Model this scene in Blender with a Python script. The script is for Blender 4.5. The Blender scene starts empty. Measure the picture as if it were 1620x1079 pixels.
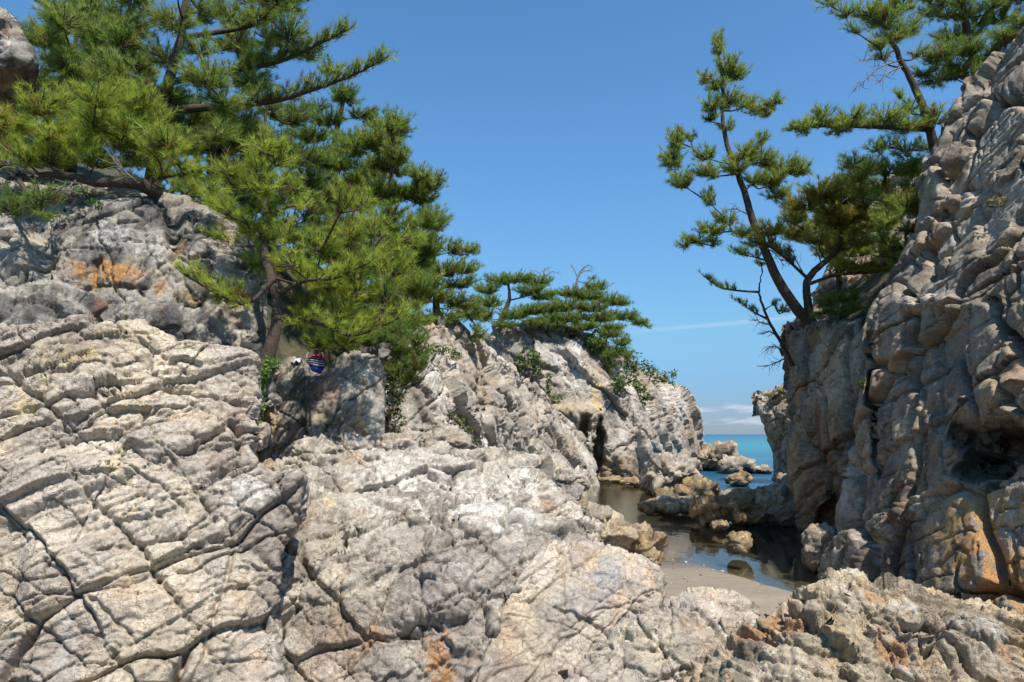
import bpy, math, random
import numpy as np

# ------------------------------------------------------------------ camera, sky, sun, exposure
SC = bpy.context.scene
COL = SC.collection
H = 2.2                                    # eye height above the water
F = 1080.0                                 # focal length in photograph pixels (24 mm on 36 mm)
PITCH = math.atan(147.5 / F)
cam_d = bpy.data.cameras.new('camera')
cam_d.lens = 24.0; cam_d.sensor_width = 36.0
cam_d.clip_start = 0.05; cam_d.clip_end = 60000
cam = bpy.data.objects.new('camera', cam_d)
cam.location = (0, 0, H); cam.rotation_euler = (math.pi / 2 + PITCH, 0, 0)
COL.objects.link(cam); SC.camera = cam

SUN_EL, SUN_AZ = math.radians(60), math.radians(148)   # azimuth clockwise from +Y: right and a little behind the camera
SUN_DIR = np.array([math.sin(SUN_AZ) * math.cos(SUN_EL), math.cos(SUN_AZ) * math.cos(SUN_EL), math.sin(SUN_EL)])
world = bpy.data.worlds.new('World'); SC.world = world; world.use_nodes = True
nt = world.node_tree; nt.nodes.clear()
def N(t, typ, **kw):
    n = t.nodes.new(typ)
    for k, v in kw.items():
        setattr(n, k, v)
    return n
sky = N(nt, 'ShaderNodeTexSky', sky_type='NISHITA', sun_disc=False)
sky.sun_elevation = SUN_EL; sky.sun_rotation = SUN_AZ
sky.air_density = 1.0; sky.dust_density = 0.25; sky.ozone_density = 2.2; sky.altitude = 0
tc = N(nt, 'ShaderNodeTexCoord')
sep = N(nt, 'ShaderNodeSeparateXYZ'); nt.links.new(tc.outputs['Generated'], sep.inputs[0])
def wmath(op, a, b=None, c=None, t=nt):
    n = N(t, 'ShaderNodeMath', operation=op)
    for i, v in enumerate((a, b, c)):
        if v is None: continue
        if isinstance(v, (int, float)): n.inputs[i].default_value = v
        else: t.links.new(v, n.inputs[i])
    return n.outputs[0]
def wrange(v, a, b, c=0.0, d=1.0, t=nt):
    n = N(t, 'ShaderNodeMapRange', interpolation_type='SMOOTHSTEP')
    t.links.new(v, n.inputs[0])
    for i, x in enumerate((a, b, c, d)): n.inputs[1 + i].default_value = x
    return n.outputs[0]
# low fair-weather bank above the horizon and one thin high streak
mp = N(nt, 'ShaderNodeMapping'); mp.inputs['Scale'].default_value = (8, 8, 60)
nt.links.new(tc.outputs['Generated'], mp.inputs[0])
cn = N(nt, 'ShaderNodeTexNoise'); cn.inputs['Scale'].default_value = 1.6; cn.inputs['Detail'].default_value = 7; cn.inputs['Roughness'].default_value = .6
nt.links.new(mp.outputs[0], cn.inputs['Vector'])
band = wmath('MULTIPLY', wrange(sep.outputs[2], .005, .02), wrange(sep.outputs[2], .030, .052, 1, 0))
bank = wmath('MULTIPLY', wrange(cn.outputs[0], .40, .68), band)
haze_low = wrange(sep.outputs[2], 0.0, .075, .16, 0)
# thin streak: a plane almost level in elevation
sl = wmath('ADD', wmath('MULTIPLY', sep.outputs[0], -0.055), sep.outputs[2])
ns = N(nt, 'ShaderNodeTexNoise'); ns.inputs['Scale'].default_value = 9; ns.inputs['Detail'].default_value = 4
nt.links.new(tc.outputs['Generated'], ns.inputs['Vector'])
sl = wmath('ADD', sl, wmath('MULTIPLY', ns.outputs[0], .006))
streak = wmath('MULTIPLY', wrange(sl, .1355, .1395), wrange(sl, .1395, .1445, 1, 0))
streak = wmath('MULTIPLY', streak, wrange(sep.outputs[0], .12, .26, 0, .20))
cl = wmath('MAXIMUM', wmath('MULTIPLY', bank, .7), wmath('MAXIMUM', streak, haze_low))
mixc = N(nt, 'ShaderNodeMix', data_type='RGBA'); nt.links.new(cl, mixc.inputs[0])
hs = N(nt, 'ShaderNodeHueSaturation'); hs.inputs['Saturation'].default_value = 1.12; hs.inputs['Value'].default_value = 1.0
nt.links.new(sky.outputs[0], hs.inputs['Color'])
dim = N(nt, 'ShaderNodeVectorMath', operation='SCALE'); nt.links.new(hs.outputs[0], dim.inputs[0])
nt.links.new(wrange(wmath('POWER', wmath('MAXIMUM', sep.outputs[2], 0.0), .6), 0.0, .62, .42, 1.0), dim.inputs['Scale'])
tint = N(nt, 'ShaderNodeVectorMath', operation='MULTIPLY'); nt.links.new(dim.outputs[0], tint.inputs[0]); 
tmix = N(nt, 'ShaderNodeMix', data_type='RGBA'); nt.links.new(wrange(sep.outputs[2], 0.0, .17), tmix.inputs[0])
tmix.inputs['A'].default_value = (.46, .70, 1.22, 1); tmix.inputs['B'].default_value = (.755, 1.0, 1.06, 1); nt.links.new(tmix.outputs['Result'], tint.inputs[1])
nt.links.new(tint.outputs[0], mixc.inputs['A']); mixc.inputs['B'].default_value = (4.6, 4.75, 5.2, 1)
bg = N(nt, 'ShaderNodeBackground'); bg.inputs[1].default_value = 0.096
nt.links.new(mixc.outputs['Result'], bg.inputs[0])
wo = N(nt, 'ShaderNodeOutputWorld'); nt.links.new(bg.outputs[0], wo.inputs[0])

sun_d = bpy.data.lights.new('sun', 'SUN'); sun_d.energy = 3.6; sun_d.angle = math.radians(0.53); sun_d.color = (1, .955, .89)
sun = bpy.data.objects.new('sun', sun_d); COL.objects.link(sun)
from mathutils import Vector
sun.rotation_euler = Vector(SUN_DIR).to_track_quat('Z', 'Y').to_euler()
SC.view_settings.view_transform = 'Standard'; SC.view_settings.look = 'None'
SC.view_settings.exposure = 0.93; SC.view_settings.gamma = 1.0
SC.view_settings.use_curve_mapping = False

# ------------------------------------------------------------------ helpers
CT, ST = math.cos(PITCH), math.sin(PITCH)
def P(px, py, d):
    """world point at forward distance d that the photograph shows at pixel px, py"""
    px = np.asarray(px, float); py = np.asarray(py, float); d = np.asarray(d, float)
    a = (px - 810) / F; b = (539.5 - py) / F
    s = d / (CT - ST * b)
    return np.stack([a * s, d + 0 * s, H + (ST + CT * b) * s], -1)
def proj(W):
    x, y, z = W[..., 0], W[..., 1], W[..., 2] - H
    f = np.maximum(CT * y + ST * z, .05); u = -ST * y + CT * z
    return 810 + F * x / f, 539.5 - F * u / f

def hash3(ix, iy, iz, seed):
    h = (ix.astype(np.uint32) * np.uint32(374761393) + iy.astype(np.uint32) * np.uint32(668265263)
         + iz.astype(np.uint32) * np.uint32(2246822519) + np.uint32((seed * 3266489917) & 0xffffffff))
    h = (h ^ (h >> np.uint32(13))) * np.uint32(1274126177)
    h = (h ^ (h >> np.uint32(16))) * np.uint32(2654435761)
    return h ^ (h >> np.uint32(15))
def u01(h): return (h & np.uint32(0xffffff)).astype(np.float32) / np.float32(16777216)
def vnoise(p, seed):
    i = np.floor(p).astype(np.int64); f = (p - i).astype(np.float32); i = i.astype(np.int32)
    w = f * f * f * (f * (f * 6 - 15) + 10)
    r = 0
    for dx in (0, 1):
        wx = w[:, 0] if dx else 1 - w[:, 0]
        for dy in (0, 1):
            wy = w[:, 1] if dy else 1 - w[:, 1]
            for dz in (0, 1):
                wz = w[:, 2] if dz else 1 - w[:, 2]
                r = r + u01(hash3(i[:, 0] + dx, i[:, 1] + dy, i[:, 2] + dz, seed)) * (wx * wy * wz)
    return r * 2 - 1
def fbm(p, seed, oct=4, gain=.5, lac=2.03):
    r = 0; a = 1.0; t = 0
    for k in range(oct):
        r = r + a * vnoise(p + 17.3 * k, seed + k); t += a; a *= gain; p = p * lac
    return r / t
def ridged(p, seed, oct=3, gain=.5):
    r = 0; a = 1.0; t = 0
    for k in range(oct):
        r = r + a * (1 - np.abs(vnoise(p + 11.7 * k, seed + k))) ; t += a; a *= gain; p = p * 2.1
    return r / t
def sstep(a, b, x):
    t = np.clip((x - a) / (b - a), 0, 1); return t * t * (3 - 2 * t)
def voro(q, seed, jit=.85):
    """nearest and second cell of a jittered grid: random values, offset vectors, distance to the border"""
    n = len(q); C = np.floor(q).astype(np.int32)
    f1 = np.full(n, 9e9, np.float32); f2 = f1.copy()
    h1 = np.zeros(n, np.uint32); h2 = h1.copy()
    v1 = np.zeros((n, 3), np.float32); v2 = v1.copy()
    for dx in (-1, 0, 1):
        for dy in (-1, 0, 1):
            for dz in (-1, 0, 1):
                cx, cy, cz = C[:, 0] + dx, C[:, 1] + dy, C[:, 2] + dz
                h = hash3(cx, cy, cz, seed)
                j = np.stack([u01(h), u01(h * np.uint32(2654435769) + np.uint32(77)), u01(h * np.uint32(1597334677) + np.uint32(13))], 1)
                v = q - (np.stack([cx, cy, cz], 1) + .5 + jit * (j - .5))
                v = v.astype(np.float32)
                d = (v * v).sum(1)
                a = d < f1
                b = (~a) & (d < f2)
                m = a
                f2[m] = f1[m]; h2[m] = h1[m]; v2[m] = v1[m]
                f1[m] = d[m]; h1[m] = h[m]; v1[m] = v[m]
                f2[b] = d[b]; h2[b] = h[b]; v2[b] = v[b]
    e = (f2 - f1) / (2 * np.sqrt(((v1 - v2) ** 2).sum(1)) + 1e-6)
    return h1, h2, v1, v2, e

def tag(o, label=None, cat=None, group=None, kind=None):
    if label: o['label'] = label
    if cat: o['category'] = cat
    if group: o['group'] = group
    if kind: o['kind'] = kind
    return o
def empty(name, loc):
    o = bpy.data.objects.new(name, None); COL.objects.link(o); o.location = loc; o.empty_display_size = .2
    return o
def raw_mesh(name, V, faces, material, col=None, nrm=None, smooth=True, parent=None, origin=None):
    """faces: (n,3) or (n,4) int array; V in world space"""
    me = bpy.data.meshes.new(name)
    V = np.asarray(V, np.float32); faces = np.asarray(faces, np.int32)
    off = np.zeros(3, np.float32)
    if parent is not None: off = np.array(parent.location if origin is None else origin, np.float32)
    k = faces.shape[1]
    me.vertices.add(len(V)); me.vertices.foreach_set('co', (V - off).ravel())
    me.loops.add(faces.size); me.loops.foreach_set('vertex_index', faces.ravel())
    me.polygons.add(len(faces)); me.polygons.foreach_set('loop_start', np.arange(0, faces.size, k, dtype=np.int32))
    me.polygons.foreach_set('use_smooth', np.full(len(faces), smooth))
    me.update(calc_edges=True)
    if col is not None:
        ca = me.color_attributes.new('Col', 'FLOAT_COLOR', 'POINT')
        c4 = np.ones((len(V), 4), np.float32); c4[:, :3] = col
        ca.data.foreach_set('color', c4.ravel())
    if nrm is not None:
        me.normals_split_custom_set_from_vertices(nrm.tolist())
    me.materials.append(material)
    o = bpy.data.objects.new(name, me); COL.objects.link(o)
    if parent is not None: o.parent = parent
    return o

# ------------------------------------------------------------------ materials
def new_mat(name):
    m = bpy.data.materials.new(name); m.use_nodes = True
    t = m.node_tree; b = t.nodes['Principled BSDF']
    return m, t, b
def vcol(t):
    a = N(t, 'ShaderNodeAttribute'); a.attribute_name = 'Col'; return a.outputs['Color']
def tnoise(t, scale, detail=5, rough=.6, vec=None):
    n = N(t, 'ShaderNodeTexNoise'); n.inputs['Scale'].default_value = scale; n.inputs['Detail'].default_value = detail; n.inputs['Roughness'].default_value = rough
    if vec is not None: t.links.new(vec, n.inputs['Vector'])
    return n.outputs[0]
def rock_material(name, bump=1.0, fine=1.0, rough=.88):
    m, t, b = new_mat(name)
    g = N(t, 'ShaderNodeNewGeometry').outputs['Position']
    c = vcol(t)
    n1 = tnoise(t, 26 * fine, 6, .68, g); n2 = tnoise(t, 95 * fine, 4, .7, g); n3 = tnoise(t, 7 * fine, 5, .6, g)
    v = wmath('ADD', wrange(n1, .28, .72, .70, 1.22, t), wrange(n2, .3, .7, -.16, .16, t), t=t)
    v = wmath('MULTIPLY', v, wrange(n3, .3, .7, .88, 1.10, t), t=t)
    # small dark lichen specks
    sp = wrange(tnoise(t, 60 * fine, 3, .6, g), .60, .70, 1, .62, t)
    v = wmath('MULTIPLY', v, sp, t=t)
    mx = N(t, 'ShaderNodeVectorMath', operation='SCALE'); t.links.new(c, mx.inputs[0]); t.links.new(v, mx.inputs['Scale'])
    t.links.new(mx.outputs[0], b.inputs['Base Color'])
    b.inputs['Roughness'].default_value = rough; b.inputs['Specular IOR Level'].default_value = .25
    # fine relief
    hgt = wmath('ADD', wmath('MULTIPLY', n1, .9, t=t), wmath('MULTIPLY', n2, .35, t=t), t=t)
    vo = N(t, 'ShaderNodeTexVoronoi', feature='DISTANCE_TO_EDGE'); vo.inputs['Scale'].default_value = 13 * fine
    wv = N(t, 'ShaderNodeVectorMath', operation='ADD'); t.links.new(g, wv.inputs[0])
    wn = N(t, 'ShaderNodeTexNoise'); wn.inputs['Scale'].default_value = 9 * fine; wn.inputs['Detail'].default_value = 3; t.links.new(g, wn.inputs['Vector'])
    ws = N(t, 'ShaderNodeVectorMath', operation='SCALE'); t.links.new(wn.outputs['Color'], ws.inputs[0]); ws.inputs['Scale'].default_value = .18 / fine
    t.links.new(ws.outputs[0], wv.inputs[1]); t.links.new(wv.outputs[0], vo.inputs['Vector'])
    cr = wmath('MULTIPLY', wrange(vo.outputs['Distance'], 0, .07, -.55, 0, t), wrange(n3, .45, .6, 0, 1, t), t=t)
    hgt = wmath('ADD', hgt, cr, t=t)
    bp = N(t, 'ShaderNodeBump'); bp.inputs['Strength'].default_value = .85; bp.inputs['Distance'].default_value = .030 * bump / fine
    t.links.new(hgt, bp.inputs['Height']); t.links.new(bp.outputs[0], b.inputs['Normal'])
    return m
M_ROCK = rock_material('weathered_rock', 1.0, 1.0)
M_ROCK_FAR = rock_material('weathered_rock_distant', 1.3, .42)
M_ROCK_MID = rock_material('weathered_rock_middle', 1.2, .65)

def bark_material():
    m, t, b = new_mat('pine_bark')
    g = N(t, 'ShaderNodeNewGeometry').outputs['Position']
    n = tnoise(t, 30, 6, .7, g)
    r = N(t, 'ShaderNodeValToRGB'); t.links.new(n, r.inputs[0])
    r.color_ramp.elements[0].position = .3; r.color_ramp.elements[0].color = (.028, .021, .016, 1)
    r.color_ramp.elements[1].position = .72; r.color_ramp.elements[1].color = (.12, .082, .058, 1)
    t.links.new(r.outputs[0], b.inputs['Base Color']); b.inputs['Roughness'].default_value = .95
    bp = N(t, 'ShaderNodeBump'); bp.inputs['Distance'].default_value = .03; t.links.new(n, bp.inputs['Height']); t.links.new(bp.outputs[0], b.inputs['Normal'])
    return m
M_BARK = bark_material()
def dead_material():
    m, t, b = new_mat('bare_grey_wood')
    g = N(t, 'ShaderNodeNewGeometry').outputs['Position']
    n = tnoise(t, 30, 4, .6, g)
    r = N(t, 'ShaderNodeValToRGB'); t.links.new(n, r.inputs[0])
    r.color_ramp.elements[0].color = (.10, .075, .06, 1); r.color_ramp.elements[1].color = (.30, .26, .22, 1)
    t.links.new(r.outputs[0], b.inputs['Base Color']); b.inputs['Roughness'].default_value = .9
    return m
M_DEAD = dead_material()
def leaf_material(name, trans=.35):
    m, t, b = new_mat(name)
    c = vcol(t)
    t.links.new(c, b.inputs['Base Color']); b.inputs['Roughness'].default_value = .5; b.inputs['Specular IOR Level'].default_value = .3
    tr = N(t, 'ShaderNodeBsdfTranslucent'); hsv = N(t, 'ShaderNodeHueSaturation'); hsv.inputs['Value'].default_value = 1.4; hsv.inputs['Hue'].default_value = .49
    t.links.new(c, hsv.inputs['Color']); t.links.new(hsv.outputs[0], tr.inputs[0])
    mx = N(t, 'ShaderNodeMixShader'); mx.inputs[0].default_value = trans
    t.links.new(b.outputs[0], mx.inputs[1]); t.links.new(tr.outputs[0], mx.inputs[2])
    t.links.new(mx.outputs[0], t.nodes['Material Output'].inputs[0])
    return m
M_NEEDLE = leaf_material('pine_needles', .5)
M_LEAF = leaf_material('broad_leaves', .3)

def sand_material():
    m, t, b = new_mat('beach_sand')
    g = N(t, 'ShaderNodeNewGeometry').outputs['Position']
    s = N(t, 'ShaderNodeSeparateXYZ'); t.links.new(g, s.inputs[0])
    n = tnoise(t, 5, 6, .6, g); f = tnoise(t, 240, 3, .7, g)
    wet = wrange(wmath('ADD', s.outputs[2], wmath('MULTIPLY', n, .10, t=t), t=t), .05, .26, 1, 0, t)
    mx = N(t, 'ShaderNodeMix', data_type='RGBA'); t.links.new(wet, mx.inputs[0])
    mx.inputs['A'].default_value = (.26, .207, .15, 1); mx.inputs['B'].default_value = (.17, .13, .092, 1)
    v = wmath('MULTIPLY', wrange(f, .3, .7, .82, 1.15, t), wrange(n, .3, .7, .88, 1.1, t), t=t)
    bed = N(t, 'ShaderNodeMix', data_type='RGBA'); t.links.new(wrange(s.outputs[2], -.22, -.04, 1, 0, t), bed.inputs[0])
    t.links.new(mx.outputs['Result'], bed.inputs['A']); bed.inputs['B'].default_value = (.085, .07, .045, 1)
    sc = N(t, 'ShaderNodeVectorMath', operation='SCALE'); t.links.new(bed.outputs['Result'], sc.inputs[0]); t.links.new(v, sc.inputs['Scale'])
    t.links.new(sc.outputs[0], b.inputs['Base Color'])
    t.links.new(wrange(wet, 0, 1, .9, .30, t), b.inputs['Roughness'])
    bp = N(t, 'ShaderNodeBump'); bp.inputs['Distance'].default_value = .006; t.links.new(wmath('ADD', f, wmath('MULTIPLY', n, 4.0, t=t), t=t), bp.inputs['Height'])
    t.links.new(bp.outputs[0], b.inputs['Normal'])
    return m
M_SAND = sand_material()
def pool_material():
    m, t, b = new_mat('clear_shallow_water')
    g = N(t, 'ShaderNodeNewGeometry').outputs['Position']
    mp = N(t, 'ShaderNodeMapping'); mp.inputs['Scale'].default_value = (1.2, .55, 1); t.links.new(g, mp.inputs[0])
    n = tnoise(t, 5.5, 3, .55, mp.outputs[0])
    s = N(t, 'ShaderNodeSeparateXYZ'); t.links.new(g, s.inputs[0])
    amp = wmath('MULTIPLY', wrange(s.outputs[1], 11, 24, .10, .9, t), 1.0, t=t)
    bp = N(t, 'ShaderNodeBump'); bp.inputs['Distance'].default_value = .018; t.links.new(n, bp.inputs['Height']); t.links.new(amp, bp.inputs['Strength'])
    fr = N(t, 'ShaderNodeFresnel'); fr.inputs[0].default_value = 1.333; t.links.new(bp.outputs[0], fr.inputs['Normal'])
    gl = N(t, 'ShaderNodeBsdfGlossy'); gl.inputs['Roughness'].default_value = .012; t.links.new(bp.outputs[0], gl.inputs['Normal'])
    tr = N(t, 'ShaderNodeBsdfTransparent'); tr.inputs[0].default_value = (.78, .80, .74, 1)
    mx = N(t, 'ShaderNodeMixShader'); t.links.new(fr.outputs[0], mx.inputs[0]); t.links.new(tr.outputs[0], mx.inputs[1]); t.links.new(gl.outputs[0], mx.inputs[2])
    t.links.new(mx.outputs[0], t.nodes['Material Output'].inputs[0]); t.nodes.remove(b)
    return m
M_POOL = pool_material()
def sea_material():
    m, t, b = new_mat('open_sea_water')
    g = N(t, 'ShaderNodeNewGeometry').outputs['Position']
    s = N(t, 'ShaderNodeSeparateXYZ'); t.links.new(g, s.inputs[0])
    mp = N(t, 'ShaderNodeMapping'); mp.inputs['Scale'].default_value = (.5, 1, 1); t.links.new(g, mp.inputs[0])
    big = tnoise(t, .045, 4, .6, mp.outputs[0])
    # sandy shallows are turquoise, the deep water blue
    dist = N(t, 'ShaderNodeMath', operation='LOGARITHM'); t.links.new(s.outputs[1], dist.inputs[0]); dist.inputs[1].default_value = 10
    dd = wmath('ADD', dist.outputs[0], wmath('MULTIPLY', wmath('SUBTRACT', big, .5, t=t), 1.1, t=t), t=t)
    r = N(t, 'ShaderNodeValToRGB'); t.links.new(wrange(dd, 1.4, 3.3, 0, 1, t), r.inputs[0])
    e = r.color_ramp.elements
    e[0].position = 0; e[0].color = (.012, .07, .14, 1); e[1].position = 1; e[1].color = (.006, .052, .13, 1)
    x = e.new(.30); x.color = (.02, .19, .20, 1); x = e.new(.62); x.color = (.014, .125, .165, 1)
    t.links.new(r.outputs[0], b.inputs['Base Color']); b.inputs['Roughness'].default_value = .22; b.inputs['IOR'].default_value = 1.333
    n = wmath('ADD', tnoise(t, 1.1, 5, .6, mp.outputs[0]), wmath('MULTIPLY', tnoise(t, .25, 3, .5, mp.outputs[0]), 2.0, t=t), t=t)
    bp = N(t, 'ShaderNodeBump'); bp.inputs['Distance'].default_value = .55; bp.inputs['Strength'].default_value = .7; t.links.new(n, bp.inputs['Height']); t.links.new(bp.outputs[0], b.inputs['Normal'])
    return m
M_SEA = sea_material()
def soil_material():
    m, t, b = new_mat('needle_strewn_soil')
    g = N(t, 'ShaderNodeNewGeometry').outputs['Position']
    n = tnoise(t, 3, 7, .7, g)
    r = N(t, 'ShaderNodeValToRGB'); t.links.new(n, r.inputs[0])
    r.color_ramp.elements[0].position = .35; r.color_ramp.elements[0].color = (.035, .045, .018, 1)
    r.color_ramp.elements[1].position = .7; r.color_ramp.elements[1].color = (.13, .105, .06, 1)
    t.links.new(r.outputs[0], b.inputs['Base Color']); b.inputs['Roughness'].default_value = .95
    bp = N(t, 'ShaderNodeBump'); bp.inputs['Distance'].default_value = .15; t.links.new(n, bp.inputs['Height']); t.links.new(bp.outputs[0], b.inputs['Normal'])
    return m
M_SOIL = soil_material()
def plain(name, c, rough=.8):
    m, t, b = new_mat(name)
    g = N(t, 'ShaderNodeNewGeometry').outputs['Position']
    n = wrange(tnoise(t, 40, 4, .6, g), .3, .7, .8, 1.15, t)
    sc = N(t, 'ShaderNodeVectorMath', operation='SCALE'); sc.inputs[0].default_value = c; t.links.new(n, sc.inputs['Scale'])
    t.links.new(sc.outputs[0], b.inputs['Base Color']); b.inputs['Roughness'].default_value = rough
    return m

# ------------------------------------------------------------------ rock builder
GREY = (.40, .365, .325); LIGHT = (.56, .525, .47); CREAM = (.55, .46, .31); DARK = (.17, .16, .15); RUST = (.38, .20, .09); OCHRE = (.44, .31, .15); WET = (.105, .078, .05)
def rot_frame(angle, tilt=0.0, seed=0):
    a = math.radians(angle); b = math.radians(tilt)
    e1 = np.array([math.cos(a), 0, math.sin(a)]); e2 = np.array([-math.sin(a), 0, math.cos(a)]); e3 = np.array([0, 1.0, 0])
    e2b = e2 * math.cos(b) + e3 * math.sin(b); e3b = -e2 * math.sin(b) + e3 * math.cos(b)
    e1b = e1 * math.cos(.17) + e3b * math.sin(.17); e3c = -e1 * math.sin(.17) + e3b * math.cos(.17)
    return np.stack([e1b, e2b, e3c], 1)
def layer(W, R, size, seed, amp, groove, gw, tilt, warp, jit=.85, rnd=.0, open_=.5):
    """displacement of one family of joint blocks; also the block ids"""
    size = np.array(size, float); s = float(np.cbrt(size.prod()))
    q = W @ R
    wv = np.stack([vnoise(W * (1.1 / s), seed + 5), vnoise(W * (1.1 / s) + 31, seed + 6), vnoise(W * (1.1 / s) + 63, seed + 7)], 1)
    wv += .45 * np.stack([vnoise(W * (3.7 / s), seed + 8), vnoise(W * (3.7 / s) + 31, seed + 9), vnoise(W * (3.7 / s) + 63, seed + 10)], 1)
    q = q / size + wv * warp
    h1, h2, v1, v2, e = voro(q, seed, jit)
    def hh(h, v):
        r = u01(h * np.uint32(2246822519) + np.uint32(5))
        g = np.stack([u01(h * np.uint32(3266489917) + np.uint32(k * 97 + 1)) - .5 for k in range(3)], 1)
        g[:, 1] -= .20                                         # lower lip of a block stands proud
        return (r - .5) * 1.5 * amp + tilt * amp * 4.2 * (g * v).sum(1)
    a, b = hh(h1, v1), hh(h2, v2)
    t = sstep(0, gw * 1.2, e)
    hgt = .5 * (a + b) * (1 - t) + a * t
    gm = sstep(-.55, .25, vnoise(W * (.9 / s) + 7, seed + 20) + open_ - .5)
    pair = u01((h1 ^ h2) * np.uint32(2654435769))
    gm = gm * (.35 + 1.0 * pair)
    hgt = hgt - groove * np.exp(-(e / gw) ** 2) * gm - rnd * np.exp(-e / .09)
    return hgt, h1, u01(h1 * np.uint32(668265263) + np.uint32(9)), e

JOINTS = (((.05, 1, .12), .36, .075, .011, .034), ((1, .15, .2), .50, .08, .012, .034), ((.75, -.65, .2), .66, .06, .011, .024),
          ((-.2, .97, .3), .13, .040, .0070, .015), ((.95, .35, .1), .16, .040, .0070, .015), ((.6, .8, -.2), .20, .034, .0070, .012), ((-.75, .6, .2), .24, .034, .0070, .012))
def joints(W, R, seed, sc, depth=1.0, off=1.0, sets=JOINTS, wob=.45):
    """crossing families of straight fractures with small ledges between them; the cracks die out along their length"""
    h = np.zeros(len(W)); tint = np.zeros(len(W))
    for k, (nv, sp, dp, wd, of) in enumerate(sets):
        sp = sp * sc; wd = wd * sc
        n = R @ (np.array(nv) / np.linalg.norm(nv))
        u = W @ n / sp + wob * vnoise(W * (.42 / sp), seed + 300 + k) + .09 * vnoise(W * (2.0 / sp), seed + 310 + k) + .03 * vnoise(W * (6.5 / sp), seed + 311 + k)
        i = np.floor(u).astype(np.int32); f = u - i; z = np.zeros_like(i)
        pos = .2 + .6 * u01(hash3(i, z, z + k, seed + 320))
        r0 = u01(hash3(i, z + 1, z + k, seed + 321)) - .5; r1 = u01(hash3(i + 1, z + 1, z + k, seed + 321)) - .5
        d = (f - pos) * sp; wv = wd; wd = wd * (.5 + 1.2 * u01(hash3(i, z + 3, z + k, seed + 323)))
        mask = sstep(-.16, .16, vnoise(W / (sp * 2.3) + i[:, None] * 7.71, seed + 330 + k) + .02)
        t = sstep(-wd, wd, d); region = sstep(-.2, .3, vnoise(W / (sp * 4), seed + 340 + k) + .1)
        h += of * sc * off * 2 * (r0 * (1 - t) + r1 * t) * region - dp * sc * depth * mask * np.exp(-(d / wd) ** 2) * (.5 + .8 * u01(hash3(i, z + 2, z + k, seed + 322)))
        tint += (r0 * (1 - t) + r1 * t) * (.5 if k < 3 else .3)
    return h, tint

def catmull(C, n):
    """C (k, ...) control values; n samples per interval"""
    k = len(C); out = []
    E = np.concatenate([[2 * C[0] - C[1]], C, [2 * C[-1] - C[-2]]])
    for i in range(k - 1):
        p0, p1, p2, p3 = E[i], E[i + 1], E[i + 2], E[i + 3]
        m = n[i]
        t = np.linspace(0, 1, m, endpoint=False)
        if i == k - 2: t = np.linspace(0, 1, m + 1)
        t = t.reshape((-1,) + (1,) * (C.ndim - 1))
        # centripetal-ish softness: tension .5
        m1 = .5 * (p2 - p0); m2 = .5 * (p3 - p1)
        out.append((2 * t**3 - 3 * t**2 + 1) * p1 + (t**3 - 2 * t**2 + t) * m1 + (-2 * t**3 + 3 * t**2) * p2 + (t**3 - t**2) * m2)
    return np.concatenate(out)
def grid_normals(W):
    du = np.gradient(W, axis=1); dv = np.gradient(W, axis=0)
    n = np.cross(du, dv); n /= np.linalg.norm(n, axis=-1, keepdims=True) + 1e-9
    return n
def blur(A, k):
    for ax in (0, 1):
        for _ in range(k):
            B = np.concatenate([np.take(A, [0], ax), A, np.take(A, [-1], ax)], ax)
            n = A.shape[ax]
            A = (np.take(B, range(0, n), ax) + 2 * np.take(B, range(1, n + 1), ax) + np.take(B, range(2, n + 2), ax)) / 4
    return A

PAL = {
 'pale':  dict(a=(.30, .26, .22), b=(.50, .45, .39), c=CREAM, d=(.15, .13, .115), cream=.12, dark=.18, rust=.08),
 'cream': dict(a=(.32, .27, .225), b=(.50, .435, .365), c=(.56, .46, .31), d=(.17, .145, .12), cream=.26, dark=.12, rust=.07),
 'grey':  dict(a=(.26, .24, .21), b=(.40, .37, .32), c=(.42, .33, .20), d=(.085, .08, .075), cream=.08, dark=.42, rust=.12),
 'white': dict(a=(.34, .295, .25), b=(.56, .515, .46), c=(.47, .36, .23), d=(.17, .15, .13), cream=.16, dark=.18, rust=.12),
 'brown': dict(a=(.30, .24, .17), b=(.48, .41, .32), c=(.46, .32, .14), d=(.085, .07, .055), cream=.28, dark=.28, rust=.24),
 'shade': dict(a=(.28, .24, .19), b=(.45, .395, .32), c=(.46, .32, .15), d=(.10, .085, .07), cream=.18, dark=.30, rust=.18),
 'sea':   dict(a=(.24, .175, .10), b=(.38, .30, .19), c=(.40, .27, .10), d=(.07, .058, .045), cream=.30, dark=.28, rust=.28),
}
SETS_V = (((.1, 1, .2), .42, .13, .014, .042), ((1, .1, .25), .58, .12, .014, .040), ((.6, .75, .1), .78, .10, .013, .036),
          ((-.1, .97, .3), .15, .038, .0065, .006), ((.95, .35, .1), .19, .034, .0065, .006), ((.4, .9, -.2), .24, .034, .0065, .006))
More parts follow.
